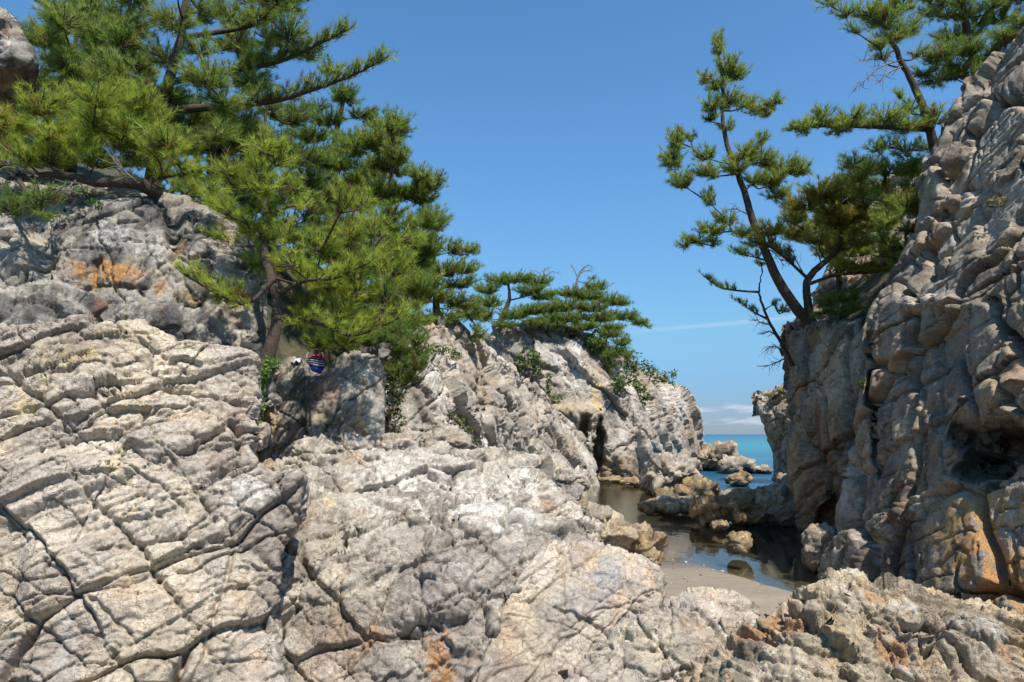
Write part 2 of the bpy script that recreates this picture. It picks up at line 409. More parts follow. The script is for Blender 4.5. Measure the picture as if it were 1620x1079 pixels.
def rock_colour(W, seed, pal, tintA, tintB, paint, px, py, sc=1.0, wet=(.25, .55)):
    p = PAL[pal]; n = len(W)
    L = lambda t: np.array(t, np.float32)
    n1 = fbm(W * (1.3 / sc), seed + 40, 4); n2 = fbm(W * (5.0 / sc), seed + 50, 4, .6); n3 = fbm(W * (22 / sc), seed + 60, 2, .6)
    m = np.clip(.45 + .9 * n1 + .7 * n2 + .5 * (tintA - .5) + .35 * (tintB - .5), 0, 1)[:, None]
    c = L(p['a']) * (1 - m) + L(p['b']) * m
    k = (sstep(.05, .45, fbm(W * (1.9 / sc) + 9, seed + 70, 3) + .5 * (tintB - .5)) * p['cream'] * 1.6).clip(0, .9)[:, None]
    c = c * (1 - k) + L(p['c']) * k
    k = (sstep(.0, .35, fbm(W * np.array([2.6, 2.6, 1.2]) / sc + 3, seed + 80, 4, .62)) * p['dark'] * 2.2).clip(0, .85)[:, None]
    c = c * (1 - k) + L(p['d']) * k
    k = (sstep(.18, .5, fbm(W * np.array([2.4, 2.4, .8]) / sc + 5, seed + 90, 4, .6)) * p['rust'] * 3.2).clip(0, .85)[:, None]
    c = c * (1 - k) + L(RUST if seed % 2 else OCHRE) * k
    k = (sstep(.30, .55, fbm(W * np.array([4.5, 4.5, .6]) / sc + 21, seed + 96, 3, .6)) * p['dark'] * 1.6).clip(0, .7)[:, None]
    c = c * (1 - k) + L(p['d']) * k
    c = c * (1 + .16 * n3 + .10 * (tintA - .5) + .16 * (tintB - .5))[:, None]
    stk = fbm(W * np.array([7, 7, .9]) / max(sc, .6) + 2, seed + 95, 3, .6) if paint else 0
    for (x, y, rx, ry, colr, s) in paint or []:
        q = np.exp(-(((px - x) / rx) ** 2 + ((py - y) / ry) ** 2))
        q = (sstep(.12, .80, q * s * (.95 + 1.7 * n2 + 1.5 * n3 + 2.0 * stk)) * min(.9, .35 + .6 * s))[:, None]
        c = c * (1 - q) + L(colr) * q
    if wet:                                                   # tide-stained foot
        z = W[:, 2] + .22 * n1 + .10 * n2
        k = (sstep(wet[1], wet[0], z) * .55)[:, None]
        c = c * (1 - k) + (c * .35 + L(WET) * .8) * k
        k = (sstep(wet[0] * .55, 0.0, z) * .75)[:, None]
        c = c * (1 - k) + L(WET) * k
    return np.clip(c * np.array([1.035, 1.01, .955], np.float32), .015, .8)

def displace(W, Nn, seed, R, A, B, C, fb=(.05, .02), strata=None, jit=.85, openA=.6, warp=.22, rnd=.1):
    hA, idA, tA, eA = layer(W, R, A[0], seed + 1, A[1], A[2], A[3], A[4] if len(A) > 4 else .5, warp, jit, rnd=A[1] * rnd, open_=openA)
    hB, idB, tB, eB = layer(W, R, B[0], seed + 2, B[1], B[2], B[3], .6, warp, jit, rnd=B[1] * rnd, open_=.5)
    hC, idC, tC, eC = layer(W, R, C[0], seed + 3, C[1], C[2], C[3], .55, .25, jit, rnd=C[1] * rnd, open_=.45)
    s = float(np.cbrt(np.prod(A[0])))
    patch = sstep(-.35, .25, vnoise(W * (.9 / s), seed + 33))      # some faces stay smooth, some are shattered
    h = hA + hB * (.5 + .7 * patch) + hC * (.25 + .9 * sstep(-.3, .4, vnoise(W * (1.6 / s), seed + 34)))
    h = h + .45 * fb[0] * fbm(W * (1.2 / s), seed + 35, 3) + fb[1] * (ridged(W * (4 / s), seed + 36, 4, .62) - .6) * 2.3
    if strata:
        th, am, sx = strata
        u = (W @ R)[:, 1] / th + .35 * fbm(W * (.8 / s), seed + 37, 3)
        f = u - np.floor(u)
        lay = u01(hash3(np.floor(u).astype(np.int32), np.zeros(len(u), np.int32), np.zeros(len(u), np.int32), seed))
        layn = u01(hash3(np.floor(u).astype(np.int32) + 1, np.zeros(len(u), np.int32), np.zeros(len(u), np.int32), seed))
        tt = sstep(.90, 1.0, f)
        prof = (((1 - f) ** sx) - .5 + (lay - .5)) * (1 - tt) + (.5 + (layn - .5)) * tt
        h = h + am * prof * sstep(-.4, .2, vnoise(W * (.7 / s), seed + 38))
    return h, idA, tA, tB

def finish_rock(name, W, Nn, h, idA, tA, tB, seed, pal, paint, px, py, mat, label, cat, shape, sc, wet, min_faces, split, group=None, piece='rock_block', colsc=None):
    nv, nu = shape
    V = W + Nn * h[:, None]
    G = V.reshape(nv, nu, 3)
    nn = grid_normals(G).reshape(-1, 3)
    col = rock_colour(V, seed, pal, tA, tB, paint, px, py, colsc or sc, wet)
    ii = np.arange(nv * nu, dtype=np.int32).reshape(nv, nu)
    quads = np.stack([ii[:-1, :-1], ii[:-1, 1:], ii[1:, 1:], ii[1:, :-1]], -1).reshape(-1, 4)
    base = V[np.argmin(V[:, 2])]
    if not split:
        o = raw_mesh(name, V, quads, mat, col)
        return tag(o, label, cat, group)
    fid = idA.reshape(nv, nu)[:-1, :-1].ravel()
    u, inv, cnt = np.unique(fid, return_inverse=True, return_counts=True)
    small = cnt < min_faces
    inv = np.where(small[inv], -1, inv)
    root = empty(name, (float(V[:, 0].mean()), float(V[:, 1].mean()), float(V[:, 2].min())))
    tag(root, label, cat, group)
    order = np.argsort(inv, kind='stable'); srt = inv[order]
    starts = np.flatnonzero(np.r_[True, srt[1:] != srt[:-1]]); ends = np.r_[starts[1:], len(srt)]
    for s0, e0 in zip(starts, ends):
        f = quads[order[s0:e0]]
        used, fl = np.unique(f, return_inverse=True); fl = fl.reshape(-1, 4)
        v = V[used]; n_ = nn[used]; c_ = col[used]; m = len(used)
        # border edges of the piece get side walls going into the rock
        ed = np.concatenate([fl[:, [0, 1]], fl[:, [1, 2]], fl[:, [2, 3]], fl[:, [3, 0]]])
        key = np.sort(ed, 1); key = key[:, 0].astype(np.int64) * m + key[:, 1]
        _, ix, ct = np.unique(key, return_index=True, return_counts=True)
        be = ed[ix[ct == 1]]
        bv, bl = np.unique(be, return_inverse=True); bl = bl.reshape(-1, 2)
        nb = len(bv); vt = v[bv]; v2 = vt - n_[bv] * (.10 * sc)
        walls = np.stack([m + bl[:, 1], m + bl[:, 0], m + nb + bl[:, 0], m + nb + bl[:, 1]], 1)
        po = raw_mesh(piece if srt[s0] >= 0 else 'rubble_face', np.concatenate([v, vt, v2]), np.concatenate([fl, walls]), mat,
                 np.concatenate([c_, c_[bv], c_[bv]]), parent=root)
        if srt[s0] < 0: po['kind'] = 'stuff'
    return root

def wrap_net(W, l=0, r=0, t=0, b=0):
    """carry a control net on round its sides, over its top and behind, so the rock has a body"""
    cam_p = np.array([0, 0, H])
    def back(E, side, k, s):
        ray = (E - cam_p) / np.maximum(E[..., 1:2], 1)
        return E + ray * k[0] * s + np.array([side * k[1] * s, 0, k[2] * s])
    steps = ((.35, .04, -.01), (1.0, -.10, -.06), (1.8, -.6, -.25))
    if r: W = np.concatenate([W] + [back(W[:, -1:], 1, k, r) for k in steps], 1)
    if l: W = np.concatenate([back(W[:, :1], -1, k, l) for k in steps[::-1]] + [W], 1)
    if t: W = np.concatenate([W] + [back(W[-1:], 0, k, t) for k in ((.45, 0, .01), (1.2, 0, -.30), (1.8, 0, -1.3))], 0)
    return W
def sheet(name, label, rows, seed, angle, A, B, C, pal='pale', M=12, step=2.0, wrap=(0, 0, 1), paint=None, feats=None, fb=(.05, .02), strata=None,
          mat=None, sc=1.0, wet=None, jit=.85, tilt=20, cat='rock', split=True, min_faces=150, group=None, openA=.6, warp=.22, wf=.25, hollows=None, rnd=.1, jd=1.0, jo=1.0, jsc=None, sets=JOINTS, wob=.45, colsc=None):
    net = []
    for r in rows:
        r = np.array(r, float)
        L = np.r_[0, np.cumsum(np.hypot(np.diff(r[:, 0]), np.diff(r[:, 1])) + 1e-6)]
        t = np.linspace(0, L[-1], M)
        q = np.stack([np.interp(t, L, r[:, k]) for k in range(3)], 1)
        net.append(P(q[:, 0], q[:, 1], q[:, 2]))
    net = np.array(net)
    net = wrap_net(net, wrap[0], wrap[1], wrap[2])
    px, py = proj(net)
    def count(ax):
        pxl = np.hypot(np.diff(px, axis=ax), np.diff(py, axis=ax))
        wl = np.linalg.norm(np.diff(net, axis=ax), axis=-1) * F / np.median(net[..., 1])
        return np.clip(np.maximum(pxl, wf * wl).max(1 - ax) / (step * 1.25), 6, 260).astype(int)
    du, dv = count(1), count(0)
    Wg = catmull(net, dv)
    Wg = np.swapaxes(catmull(np.swapaxes(Wg, 0, 1).copy(), du), 0, 1).copy()
    nv, nu = Wg.shape[:2]
    Nn = grid_normals(Wg)
    Nn = blur(Nn, 14); Nn /= np.linalg.norm(Nn, axis=-1, keepdims=True) + 1e-9
    W = Wg.reshape(-1, 3); Nn = Nn.reshape(-1, 3)
    px, py = proj(W)
    pre = np.zeros(len(W))
    for (x, y, rx, ry, amp) in feats or []:
        r2 = ((px - x) / rx) ** 2 + ((py - y) / ry) ** 2
        pre += amp * np.exp(-r2 ** 1.6)
    W = W + Nn * pre[:, None]
    for (x, y, rx, ry, amp) in hollows or []:                  # caves and clefts cut straight back into the rock
        r2 = ((px - x) / rx) ** 2 + ((py - y) / ry) ** 2
        r2 = r2 * (1 + .9 * fbm(W * 2.2 + x, 13, 3))
        W = W + (amp * np.exp(-np.maximum(r2, 0) ** 1.8))[:, None] * np.array([x - 810, F, 0]) / F
    R = rot_frame(angle, tilt)
    h, idA, tA, tB = displace(W, Nn, seed, R, A, B, C, fb, strata, jit, openA, warp, rnd)
    hj, tj = joints(W, R, seed, jsc or sc, jd, jo, sets, wob); h = h + hj; tB = np.clip(tB * .5 + .25 + tj * .8, 0, 1)
    wu = np.ones(nu)                                           # calmer relief where the body turns away round its sides
    if wrap[0]: wu[:du[:3].sum()] = np.linspace(.15, .5, du[:3].sum())
    if wrap[1]: wu[nu - du[-3:].sum():] = np.linspace(.5, .15, du[-3:].sum())
    wu = np.convolve(np.pad(wu, 9, mode='edge'), np.ones(19) / 19, 'valid')
    wr = np.ones(nv)
    if wrap[2]: wr[nv - dv[-2:].sum():] = np.linspace(.8, .3, dv[-2:].sum())
    h = (h.reshape(nv, nu) * wu[None] * wr[:, None]).ravel()
    to_eye = np.array([0, 0, H]) - W; to_eye /= np.linalg.norm(to_eye, axis=1, keepdims=True)
    facing = sstep(0, .5, (to_eye * Nn).sum(1))[:, None]
    Nn = Nn + .6 * facing * to_eye; Nn /= np.linalg.norm(Nn, axis=1, keepdims=True)   # blocks lean out over the cove
    return finish_rock(name, W, Nn, h, idA, tA, tB, seed, pal, paint, px, py, mat or M_ROCK, label, cat, (nv, nu), sc, wet, min_faces, split, group, colsc=colsc)

def boulder(name, label, px, base, w, hgt, seed, pal='brown', angle=20, depth=1.0, d=None, sink=.15, res=None, mat=None, group=None, wet=(.08, .28), amp=1.0, flat=1.0, paint=None, cat='boulder', turn=None, sq=.75):
    """free-standing stone: base = pixel row where it meets ground or water"""
    if d is None: d = H * F / (base - 687)
    c = P(px, base, d); s = d / F
    rx, rz = w * s / 2, hgt * s / 2 / (1 - sink * .5); ry = rx * depth
    k = res or int(np.clip(w / 1.6, 20, 64))
    # cube sphere as six grids would seam; use a latitude grid with poles sunk sideways into the stone
    nu, nv = int(k * 2.2), k + 8
    th = np.linspace(0, 2 * math.pi, nu); ph = np.linspace(-math.pi / 2 + .001, math.pi / 2 - .001, nv)
    T, Ph = np.meshgrid(th, ph)
    D = np.stack([np.cos(Ph) * np.cos(T), np.cos(Ph) * np.sin(T), np.sin(Ph)], -1)
    rr = (np.abs(D) ** (2 / sq)).sum(-1) ** (-sq / 2)
    D = D * rr[..., None]
    rs = np.random.RandomState(seed)
    a = rs.uniform(-.35, .35) if turn is None else turn
    tl = math.radians(angle)
    X = D * np.array([rx, ry, rz])
    lean = rs.uniform(-.25, .25)
    X[..., 0] += lean * X[..., 2]
    X = np.stack([X[..., 0] * math.cos(a) - X[..., 1] * math.sin(a), X[..., 0] * math.sin(a) + X[..., 1] * math.cos(a), X[..., 2]], -1)
    cz = c[2] + rz * (1 - sink)
    W = (X + np.array([c[0], c[1] + ry * .7, cz])).reshape(-1, 3)
    Nn = D / np.array([rx, ry, rz]); Nn /= np.linalg.norm(Nn, axis=-1, keepdims=True); Nn = Nn.reshape(-1, 3)
    q = 2 * float(np.cbrt(rx * ry * rz))
    R = rot_frame(angle, 25)
    A = ((.62 * q, .36 * q, .55 * q), .080 * q * amp, .07 * q * amp, .05, 1.5)
    B = ((.26 * q, .16 * q, .24 * q), .026 * q * amp, .035 * q * amp, .07)
    C = ((.10 * q, .06 * q, .10 * q), .008 * q * amp, .011 * q * amp, .09)
    h, idA, tA, tB = displace(W, Nn, seed, R, A, B, C, (.10 * q * amp, .012 * q * amp))
    hj, tj = joints(W, R, seed, q * .75, .7 * amp, .7 * amp); h = h + hj
    # close the seam
    h = h.reshape(nv, nu)
    w8 = np.clip(np.arange(nu) / 6.0, 0, 1); h[:, -1] = h[:, 0]
    h = h.ravel()
    pxx, pyy = proj(W)
    return finish_rock(name, W, Nn, h, idA, tA, tB, seed, pal, paint, pxx, pyy, mat or M_ROCK, label, cat, (nv, nu), q, wet, 1, False, group, colsc=max(.35, q * .5))

# ------------------------------------------------------------------ ground, sand, water
def sand_height(x, y):
    d0 = 12.3 - 3.3 * sstep(3.0, 4.2, x)
    z = .105 * (d0 - y)
    z = np.where(z < 0, np.maximum(z * .55, -.38 - .012 * np.maximum(y - 30, 0)), z)
    z = np.where(y > 42, z - .10 * (y - 42), z)
    z = np.where(y < 7.2, np.minimum(z, .105 * (d0 - 7.2) - .55 * (7.2 - y)), z)
    z = np.maximum(z, np.where(y < 8, -.6, -99))
    z = np.where((y > 8.5) & (y < 36), np.maximum(z, 1.7 * sstep(.6, -1.4, x) * sstep(8.5, 10, y) - .6), z)
    z = z + .03 * np.sin(x * 1.3 + y * .6) * sstep(.0, .3, np.abs(z))
    return np.maximum(z, -30)
def ground_sheet():
    ys = np.concatenate([np.linspace(-6, 4, 8), np.linspace(4.2, 16, 90), np.linspace(16.3, 60, 50), np.geomspace(64, 40000, 40)])
    rows = []
    for y in ys:
        w = max(16, y * 1.6)
        near = np.linspace(-10, 12, 90)
        xs = np.concatenate([np.linspace(-w - 12, -10.5, 8), near, np.linspace(12.5, w + 14, 8)])
        z = sand_height(xs, np.full_like(xs, y))
        q = np.stack([xs, np.full_like(xs, y), z], 1)
        q[:, 2] += .025 * fbm(q * np.array([.9, .9, 0]) + 3, 5, 3) + .004 * fbm(q * np.array([6, 9, 0]), 8, 2)
        rows.append(q)
    G = np.array(rows); nv, nu = G.shape[:2]
    ii = np.arange(nv * nu).reshape(nv, nu)
    q = np.stack([ii[:-1, :-1], ii[:-1, 1:], ii[1:, 1:], ii[1:, :-1]], -1).reshape(-1, 4)
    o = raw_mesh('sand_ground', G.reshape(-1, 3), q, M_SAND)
    tag(o, 'tan beach sand running down under the clear pool', None, None, 'structure')
ground_sheet()
def water(name, xs, ys, z, mat, label):
    X, Y = np.meshgrid(xs, ys); V = np.stack([X, Y, np.full_like(X, z)], -1); nv, nu = X.shape
    ii = np.arange(nv * nu).reshape(nv, nu)
    q = np.stack([ii[:-1, :-1], ii[:-1, 1:], ii[1:, 1:], ii[1:, :-1]], -1).reshape(-1, 4)
    o = raw_mesh(name, V.reshape(-1, 3), q, mat); tag(o, label, None, None, 'structure')
water('tide_pool_water', np.linspace(-8, 12, 12), np.linspace(7.0, 26.0, 12), 0.0, M_POOL, 'still clear water of the tide pool reflecting the sky')
water('tide_pool_water', np.linspace(-8, 6.2, 8), np.linspace(26.0, 45, 8), 0.0, M_POOL, 'brown shallow channel of water below the far bluff')
water('sea_water', np.concatenate([[6.2, 9, 14, 25, 60], np.geomspace(120, 45000, 12)]), np.concatenate([[26.0, 30, 40, 45]]), 0.0, M_SEA, 'blue sea water in the gap between the rocks')
water('sea_water', np.concatenate([-np.geomspace(45000, 10, 14), [6.2], np.geomspace(12, 45000, 14)]), np.concatenate([[45.0, 60, 90], np.geomspace(150, 55000, 20)]), 0.0, M_SEA, 'turquoise open sea reaching the horizon')

# wooded slope behind the left cliffs
def hill(name, label, rows, seed, mat=M_SOIL, M=10, step=6, wrap=(0, 0, 0)):
    net = []
    for r in rows:
        r = np.array(r, float); t = np.linspace(0, len(r) - 1, M)
        q = np.stack([np.interp(t, np.arange(len(r)), r[:, k]) for k in range(3)], 1); net.append(P(q[:, 0], q[:, 1], q[:, 2]))
    net = wrap_net(np.array(net), *wrap)
    G = catmull(net, [14] * (len(net) - 1)); G = np.swapaxes(catmull(np.swapaxes(G, 0, 1).copy(), [8] * (net.shape[1] - 1)), 0, 1).copy()
    nv, nu = G.shape[:2]; V = G.reshape(-1, 3)
    V[:, 2] += .25 * fbm(V * .6, seed, 4)
    ii = np.arange(nv * nu).reshape(nv, nu)
    o = raw_mesh(name, V, np.stack([ii[:-1, :-1], ii[:-1, 1:], ii[1:, 1:], ii[1:, :-1]], -1).reshape(-1, 4), mat)
    tag(o, label, None, None, 'structure')
hill('hillside', 'wooded slope rising behind the left cliffs', [
    [(-260, 820, 10.4), (0, 820, 10.5), (200, 820, 11), (400, 800, 12.2), (560, 780, 14.6), (680, 760, 20.5)],
    [(-260, 600, 10.5), (0, 600, 10.6), (200, 580, 11.2), (400, 590, 12.5), (560, 600, 15), (680, 640, 21)],
    [(-260, 330, 12.0), (0, 340, 12), (200, 300, 12.5), (400, 400, 14), (560, 520, 18), (690, 560, 24)],
    [(-260, 240, 14.5), (0, 255, 14.5), (200, 290, 15), (400, 400, 17), (560, 480, 21), (690, 545, 27)],
    [(-260, 200, 20), (0, 220, 20), (200, 270, 21), (400, 370, 23), (560, 455, 26), (690, 535, 31)],
    [(-260, 300, 30), (0, 310, 30), (200, 330, 31), (400, 430, 33), (560, 520, 35), (690, 600, 37)],
    [(-260, 640, 36), (0, 640, 36), (200, 650, 37), (400, 660, 38), (560, 680, 39), (690, 700, 40)]], 3)
hill('hillside', 'brushy ground above the right cliff', [
    [(1300, 640, 16), (1420, 600, 14.5), (1550, 560, 13.5), (1700, 500, 12.5), (1900, 450, 12)],
    [(1310, 500, 17), (1420, 420, 16), (1550, 300, 15), (1700, 190, 14.5), (1900, 100, 14)],
    [(1330, 490, 20), (1430, 410, 19), (1560, 290, 19), (1700, 190, 18.5), (1900, 120, 18)],
    [(1330, 600, 27), (1430, 560, 27), (1560, 480, 27), (1700, 400, 27), (1900, 330, 27)],
    [(1330, 720, 30), (1430, 720, 30), (1560, 720, 30), (1700, 720, 30), (1900, 720, 30)]], 9)

# ------------------------------------------------------------------ rock masses, nearest first
ORNG = (.43, .23, .09); YEL = (.60, .47, .22); WHT = (.70, .67, .62); BLK = (.06, .055, .05); PINK = (.56, .42, .30); MOSS = (.10, .12, .04); REDB = (.17, .06, .025)
sheet('slabbed_outcrop', 'tall pale outcrop of thick tilted slabs with cream knobs at left, below the rust-streaked cliff', [
    [(-330, 1140, 4.51), (60, 1140, 4.57), (260, 1140, 4.69), (470, 1140, 5.0)],
    [(-330, 1010, 4.69), (60, 1010, 4.79), (260, 1010, 4.94), (440, 1005, 5.25)],
    [(-330, 890, 4.88), (60, 890, 5.0), (260, 890, 5.19), (442, 880, 5.56)],
    [(-330, 790, 5.13), (60, 790, 5.25), (260, 790, 5.44), (472, 795, 5.81)],
    [(-330, 700, 5.38), (60, 700, 5.5), (240, 695, 5.69), (395, 715, 6.06)],
    [(-330, 620, 5.62), (60, 615, 5.75), (240, 620, 5.93), (408, 630, 6.37)],
    [(-330, 560, 5.81), (60, 550, 6.0), (230, 555, 6.18), (400, 575, 6.55)],
    [(-330, 530, 6.0), (0, 524, 6.12), (90, 506, 6.24), (140, 500, 6.31), (220, 514, 6.37), (320, 546, 6.49), (385, 560, 6.68)]],
    11, 38, ((1.5, .52, 1.1), .075, .13, .028, .55), ((.5, .22, .42), .034, .06, .05), ((.13, .07, .12), .010, .014, .10), pal='cream', M=16, step=1.8, wrap=(1.0, .9, .9),
    fb=(.07, .026), strata=(.85, .08, 1.6), feats=[(80, 570, 40, 30, .10), (140, 575, 32, 30, .12), (40, 600, 40, 30, .06), (170, 612, 18, 16, -.16), (455, 775, 22, 32, .14), (405, 790, 30, 40, .08), (60, 900, 34, 70, .10),
        (300, 690, 120, 26, .07), (90, 740, 110, 22, .06), (380, 690, 14, 22, -.14)],
    paint=[(80, 575, 50, 36, YEL, .35), (140, 575, 38, 34, YEL, .4), (40, 630, 60, 40, YEL, .3), (190, 770, 40, 60, YEL, .45), (400, 780, 50, 40, WHT, .5), (100, 1000, 70, 60, (.44, .41, .37), .6), (20, 560, 40, 40, RUST, .15), (385, 1030, 60, 40, PINK, .5), (310, 660, 30, 14, YEL, .4)])
sheet('jointed_outcrop', 'broad grey jointed bedrock sloping from the white cliff foot to the bottom of the view', [
    [(340, 1150, 5.69), (560, 1150, 5.69), (760, 1150, 5.75), (930, 1150, 5.87)],
    [(340, 1060, 5.94), (560, 1060, 5.94), (760, 1060, 6.0), (930, 1060, 6.18)],
    [(340, 970, 6.25), (560, 970, 6.25), (760, 965, 6.31), (930, 960, 6.62)],
    [(330, 885, 6.62), (560, 885, 6.62), (760, 880, 6.74), (930, 880, 7.24)],
    [(330, 815, 7.11), (560, 815, 7.11), (760, 815, 7.3), (920, 835, 7.86)],
    [(340, 778, 7.45), (440, 775, 7.5), (540, 780, 7.5), (640, 776, 7.7), (720, 786, 7.9), (800, 796, 8.0), (860, 812, 8.2), (915, 838, 8.4)]],
    23, 38, ((.85, .46, .8), .065, .10, .040, .6), ((.34, .20, .34), .034, .055, .055), ((.12, .075, .12), .012, .017, .10), pal='pale', M=14, step=1.8, wrap=(0, .8, 1.0),
    fb=(.08, .02), feats=[(690, 900, 60, 26, .12), (700, 940, 70, 40, .05), (640, 1000, 40, 36, -.16), (690, 985, 60, 12, -.14), (800, 770, 60, 24, .10), (840, 900, 30, 60, .06), (760, 960, 14, 60, -.08), (530, 960, 60, 80, .08)],
    paint=[(640, 790, 120, 40, WHT, .35), (780, 800, 110, 50, WHT, .55), (690, 1040, 26, 40, RUST, .8), (700, 1075, 30, 30, ORNG, .7), (570, 1000, 40, 30, OCHRE, .5), (590, 1010, 30, 20, RUST, .35), (690, 930, 60, 50, (.30, .27, .25), .45), (520, 800, 14, 40, YEL, .35), (600, 940, 40, 60, (.50, .43, .34), .4), (500, 1060, 50, 30, PINK, .4)])
sheet('white_crest', 'whitish broken crest of rock behind the jointed bedrock, below the white cliff', [
    [(360, 850, 8.7), (500, 850, 8.7), (640, 850, 8.8), (780, 860, 9.0), (930, 870, 9.2)],
    [(370, 800, 8.9), (500, 800, 8.9), (640, 800, 9.0), (780, 815, 9.2), (925, 838, 9.4)],
    [(380, 765, 9.1), (500, 762, 9.1), (640, 755, 9.2), (780, 780, 9.4), (915, 806, 9.6)],
    [(395, 735, 9.4), (440, 728, 9.4), (500, 722, 9.5), (560, 726, 9.5), (600, 716, 9.6), (640, 708, 9.6), (690, 718, 9.7), (740, 734, 9.8), (800, 750, 9.8), (862, 755, 9.9), (885, 770, 10), (905, 790, 10)]],
    29, 30, ((.8, .44, .8), .065, .10, .045, .6), ((.32, .2, .32), .032, .05, .06), ((.12, .075, .12), .011, .015, .10), pal='white', M=14, step=1.7, wrap=(0, .7, .9), fb=(.1, .025),
    paint=[(640, 760, 120, 40, WHT, .35), (800, 780, 90, 40, WHT, .5), (480, 740, 60, 40, (.38, .35, .32), .4), (520, 790, 12, 30, YEL, .3)])
sheet('lichen_boulder', 'big rounded boulder with peach and blue-grey lichen blotches beside the sand', [
    [(745, 1150, 5.66), (820, 1150, 5.72), (905, 1140, 5.84)],
    [(755, 1075, 5.9), (840, 1075, 5.96), (925, 1060, 6.2)],
    [(775, 1010, 6.2), (880, 1010, 6.26), (985, 1000, 6.5)],
    [(800, 960, 6.38), (920, 960, 6.44), (1040, 962, 6.74)],
    [(825, 910, 6.56), (940, 910, 6.62), (1050, 925, 6.92)],
    [(850, 878, 6.8), (950, 880, 6.86), (1042, 898, 7.04)],
    [(862, 864, 6.98), (910, 858, 7.04), (960, 864, 7.04), (1005, 878, 7.1), (1030, 890, 7.16)]],
    31, 60, ((1.1, .8, 1.1), .02, .05, .025, .5), ((.42, .2, .4), .012, .03, .04), ((.12, .06, .12), .005, .010, .08), pal='cream', M=9, step=1.7, wrap=(.3, .5, .8), fb=(.05, .016), min_faces=400, jd=.6, jo=.5,
    paint=[(960, 900, 34, 20, (.36, .34, .32), .9), (1000, 905, 14, 26, PINK, .9), (930, 890, 16, 14, PINK, .9), (1025, 915, 12, 22, PINK, .8), (970, 925, 30, 20, (.35, .33, .31), .8), (985, 945, 12, 16, PINK, .8), (900, 960, 30, 60, (.35, .32, .30), .4), (945, 950, 20, 26, (.36, .34, .32), .7)])
sheet('low_boulder', 'low smooth tan boulder at the edge of the sand, right of the lichen boulder', [
    [(860, 1160, 5.16), (960, 1160, 5.16), (1080, 1160, 5.16), (1215, 1160, 5.22)],
    [(880, 1090, 5.4), (980, 1085, 5.4), (1090, 1080, 5.4), (1215, 1080, 5.46)],
    [(905, 1050, 5.7), (1000, 1020, 5.64), (1100, 1010, 5.64), (1205, 1010, 5.76)],
    [(930, 1030, 5.88), (1010, 985, 5.88), (1100, 962, 5.88), (1194, 980, 6.0)],
    [(945, 1025, 6.06), (1010, 976, 6.06), (1060, 955, 6.12), (1110, 944, 6.18), (1150, 946, 6.18), (1182, 962, 6.18)]],
    37, 20, ((.8, .55, .9), .035, .06, .03, .9), ((.3, .18, .3), .022, .03, .06), ((.10, .06, .1), .008, .010, .09), pal='cream', M=10, step=1.7, wrap=(0, .5, .6), fb=(.06, .018), min_faces=400, jd=.7, jo=.6,
    paint=[(1040, 1010, 80, 40, (.52, .45, .34), .6), (1100, 1030, 40, 40, (.28, .24, .20), .5), (1090, 975, 14, 40, (.34, .32, .30), .5)])
sheet('knobby_ridge', 'knobbly brown and ochre ridge of rock across the bottom right corner', [
    [(990, 1170, 5.68), (1110, 1170, 4.63), (1240, 1170, 4.38), (1400, 1170, 4.38), (1560, 1170, 4.38), (1780, 1170, 4.38)],
    [(1010, 1085, 5.92), (1130, 1085, 4.87), (1240, 1085, 4.62), (1400, 1085, 4.62), (1560, 1085, 4.62), (1780, 1085, 4.62)],
    [(1030, 1030, 6.28), (1150, 1030, 5.23), (1240, 1020, 4.92), (1400, 1010, 4.92), (1560, 1030, 4.86), (1780, 1040, 4.86)],
    [(1050, 1010, 6.52), (1170, 1010, 5.47), (1230, 980, 5.22), (1340, 945, 5.22), (1450, 955, 5.16), (1560, 985, 5.1), (1780, 1010, 5.04)],
    [(1060, 1003, 6.70), (1180, 1003, 5.65), (1200, 980, 5.4), (1240, 962, 5.46), (1272, 935, 5.46), (1305, 914, 5.52), (1345, 906, 5.52), (1385, 916, 5.46), (1440, 922, 5.46), (1500, 938, 5.4), (1560, 958, 5.34), (1620, 980, 5.28), (1780, 1000, 5.22)]],
    41, -35, ((.50, .32, .5), .060, .09, .06, .6), ((.22, .15, .22), .026, .035, .08), ((.085, .055, .085), .009, .012, .10), pal='brown', M=18, step=1.7, wrap=(0, 0, .6), fb=(.16, .03), rnd=.5, colsc=.7, jsc=.7,
    feats=[(1340, 925, 40, 20, .07), (1530, 1010, 60, 34, .10), (1300, 985, 50, 12, -.10), (1470, 1010, 14, 40, -.10)],
    paint=[(1345, 915, 40, 16, WHT, .4), (1440, 950, 60, 20, WHT, .35), (1540, 1000, 50, 40, (.52, .48, .44), .6), (1330, 1010, 40, 50, OCHRE, .6), (1450, 1040, 50, 40, OCHRE, .5), (1280, 1000, 20, 20, MOSS, .4), (1250, 1040, 60, 40, (.38, .31, .23), .5)])
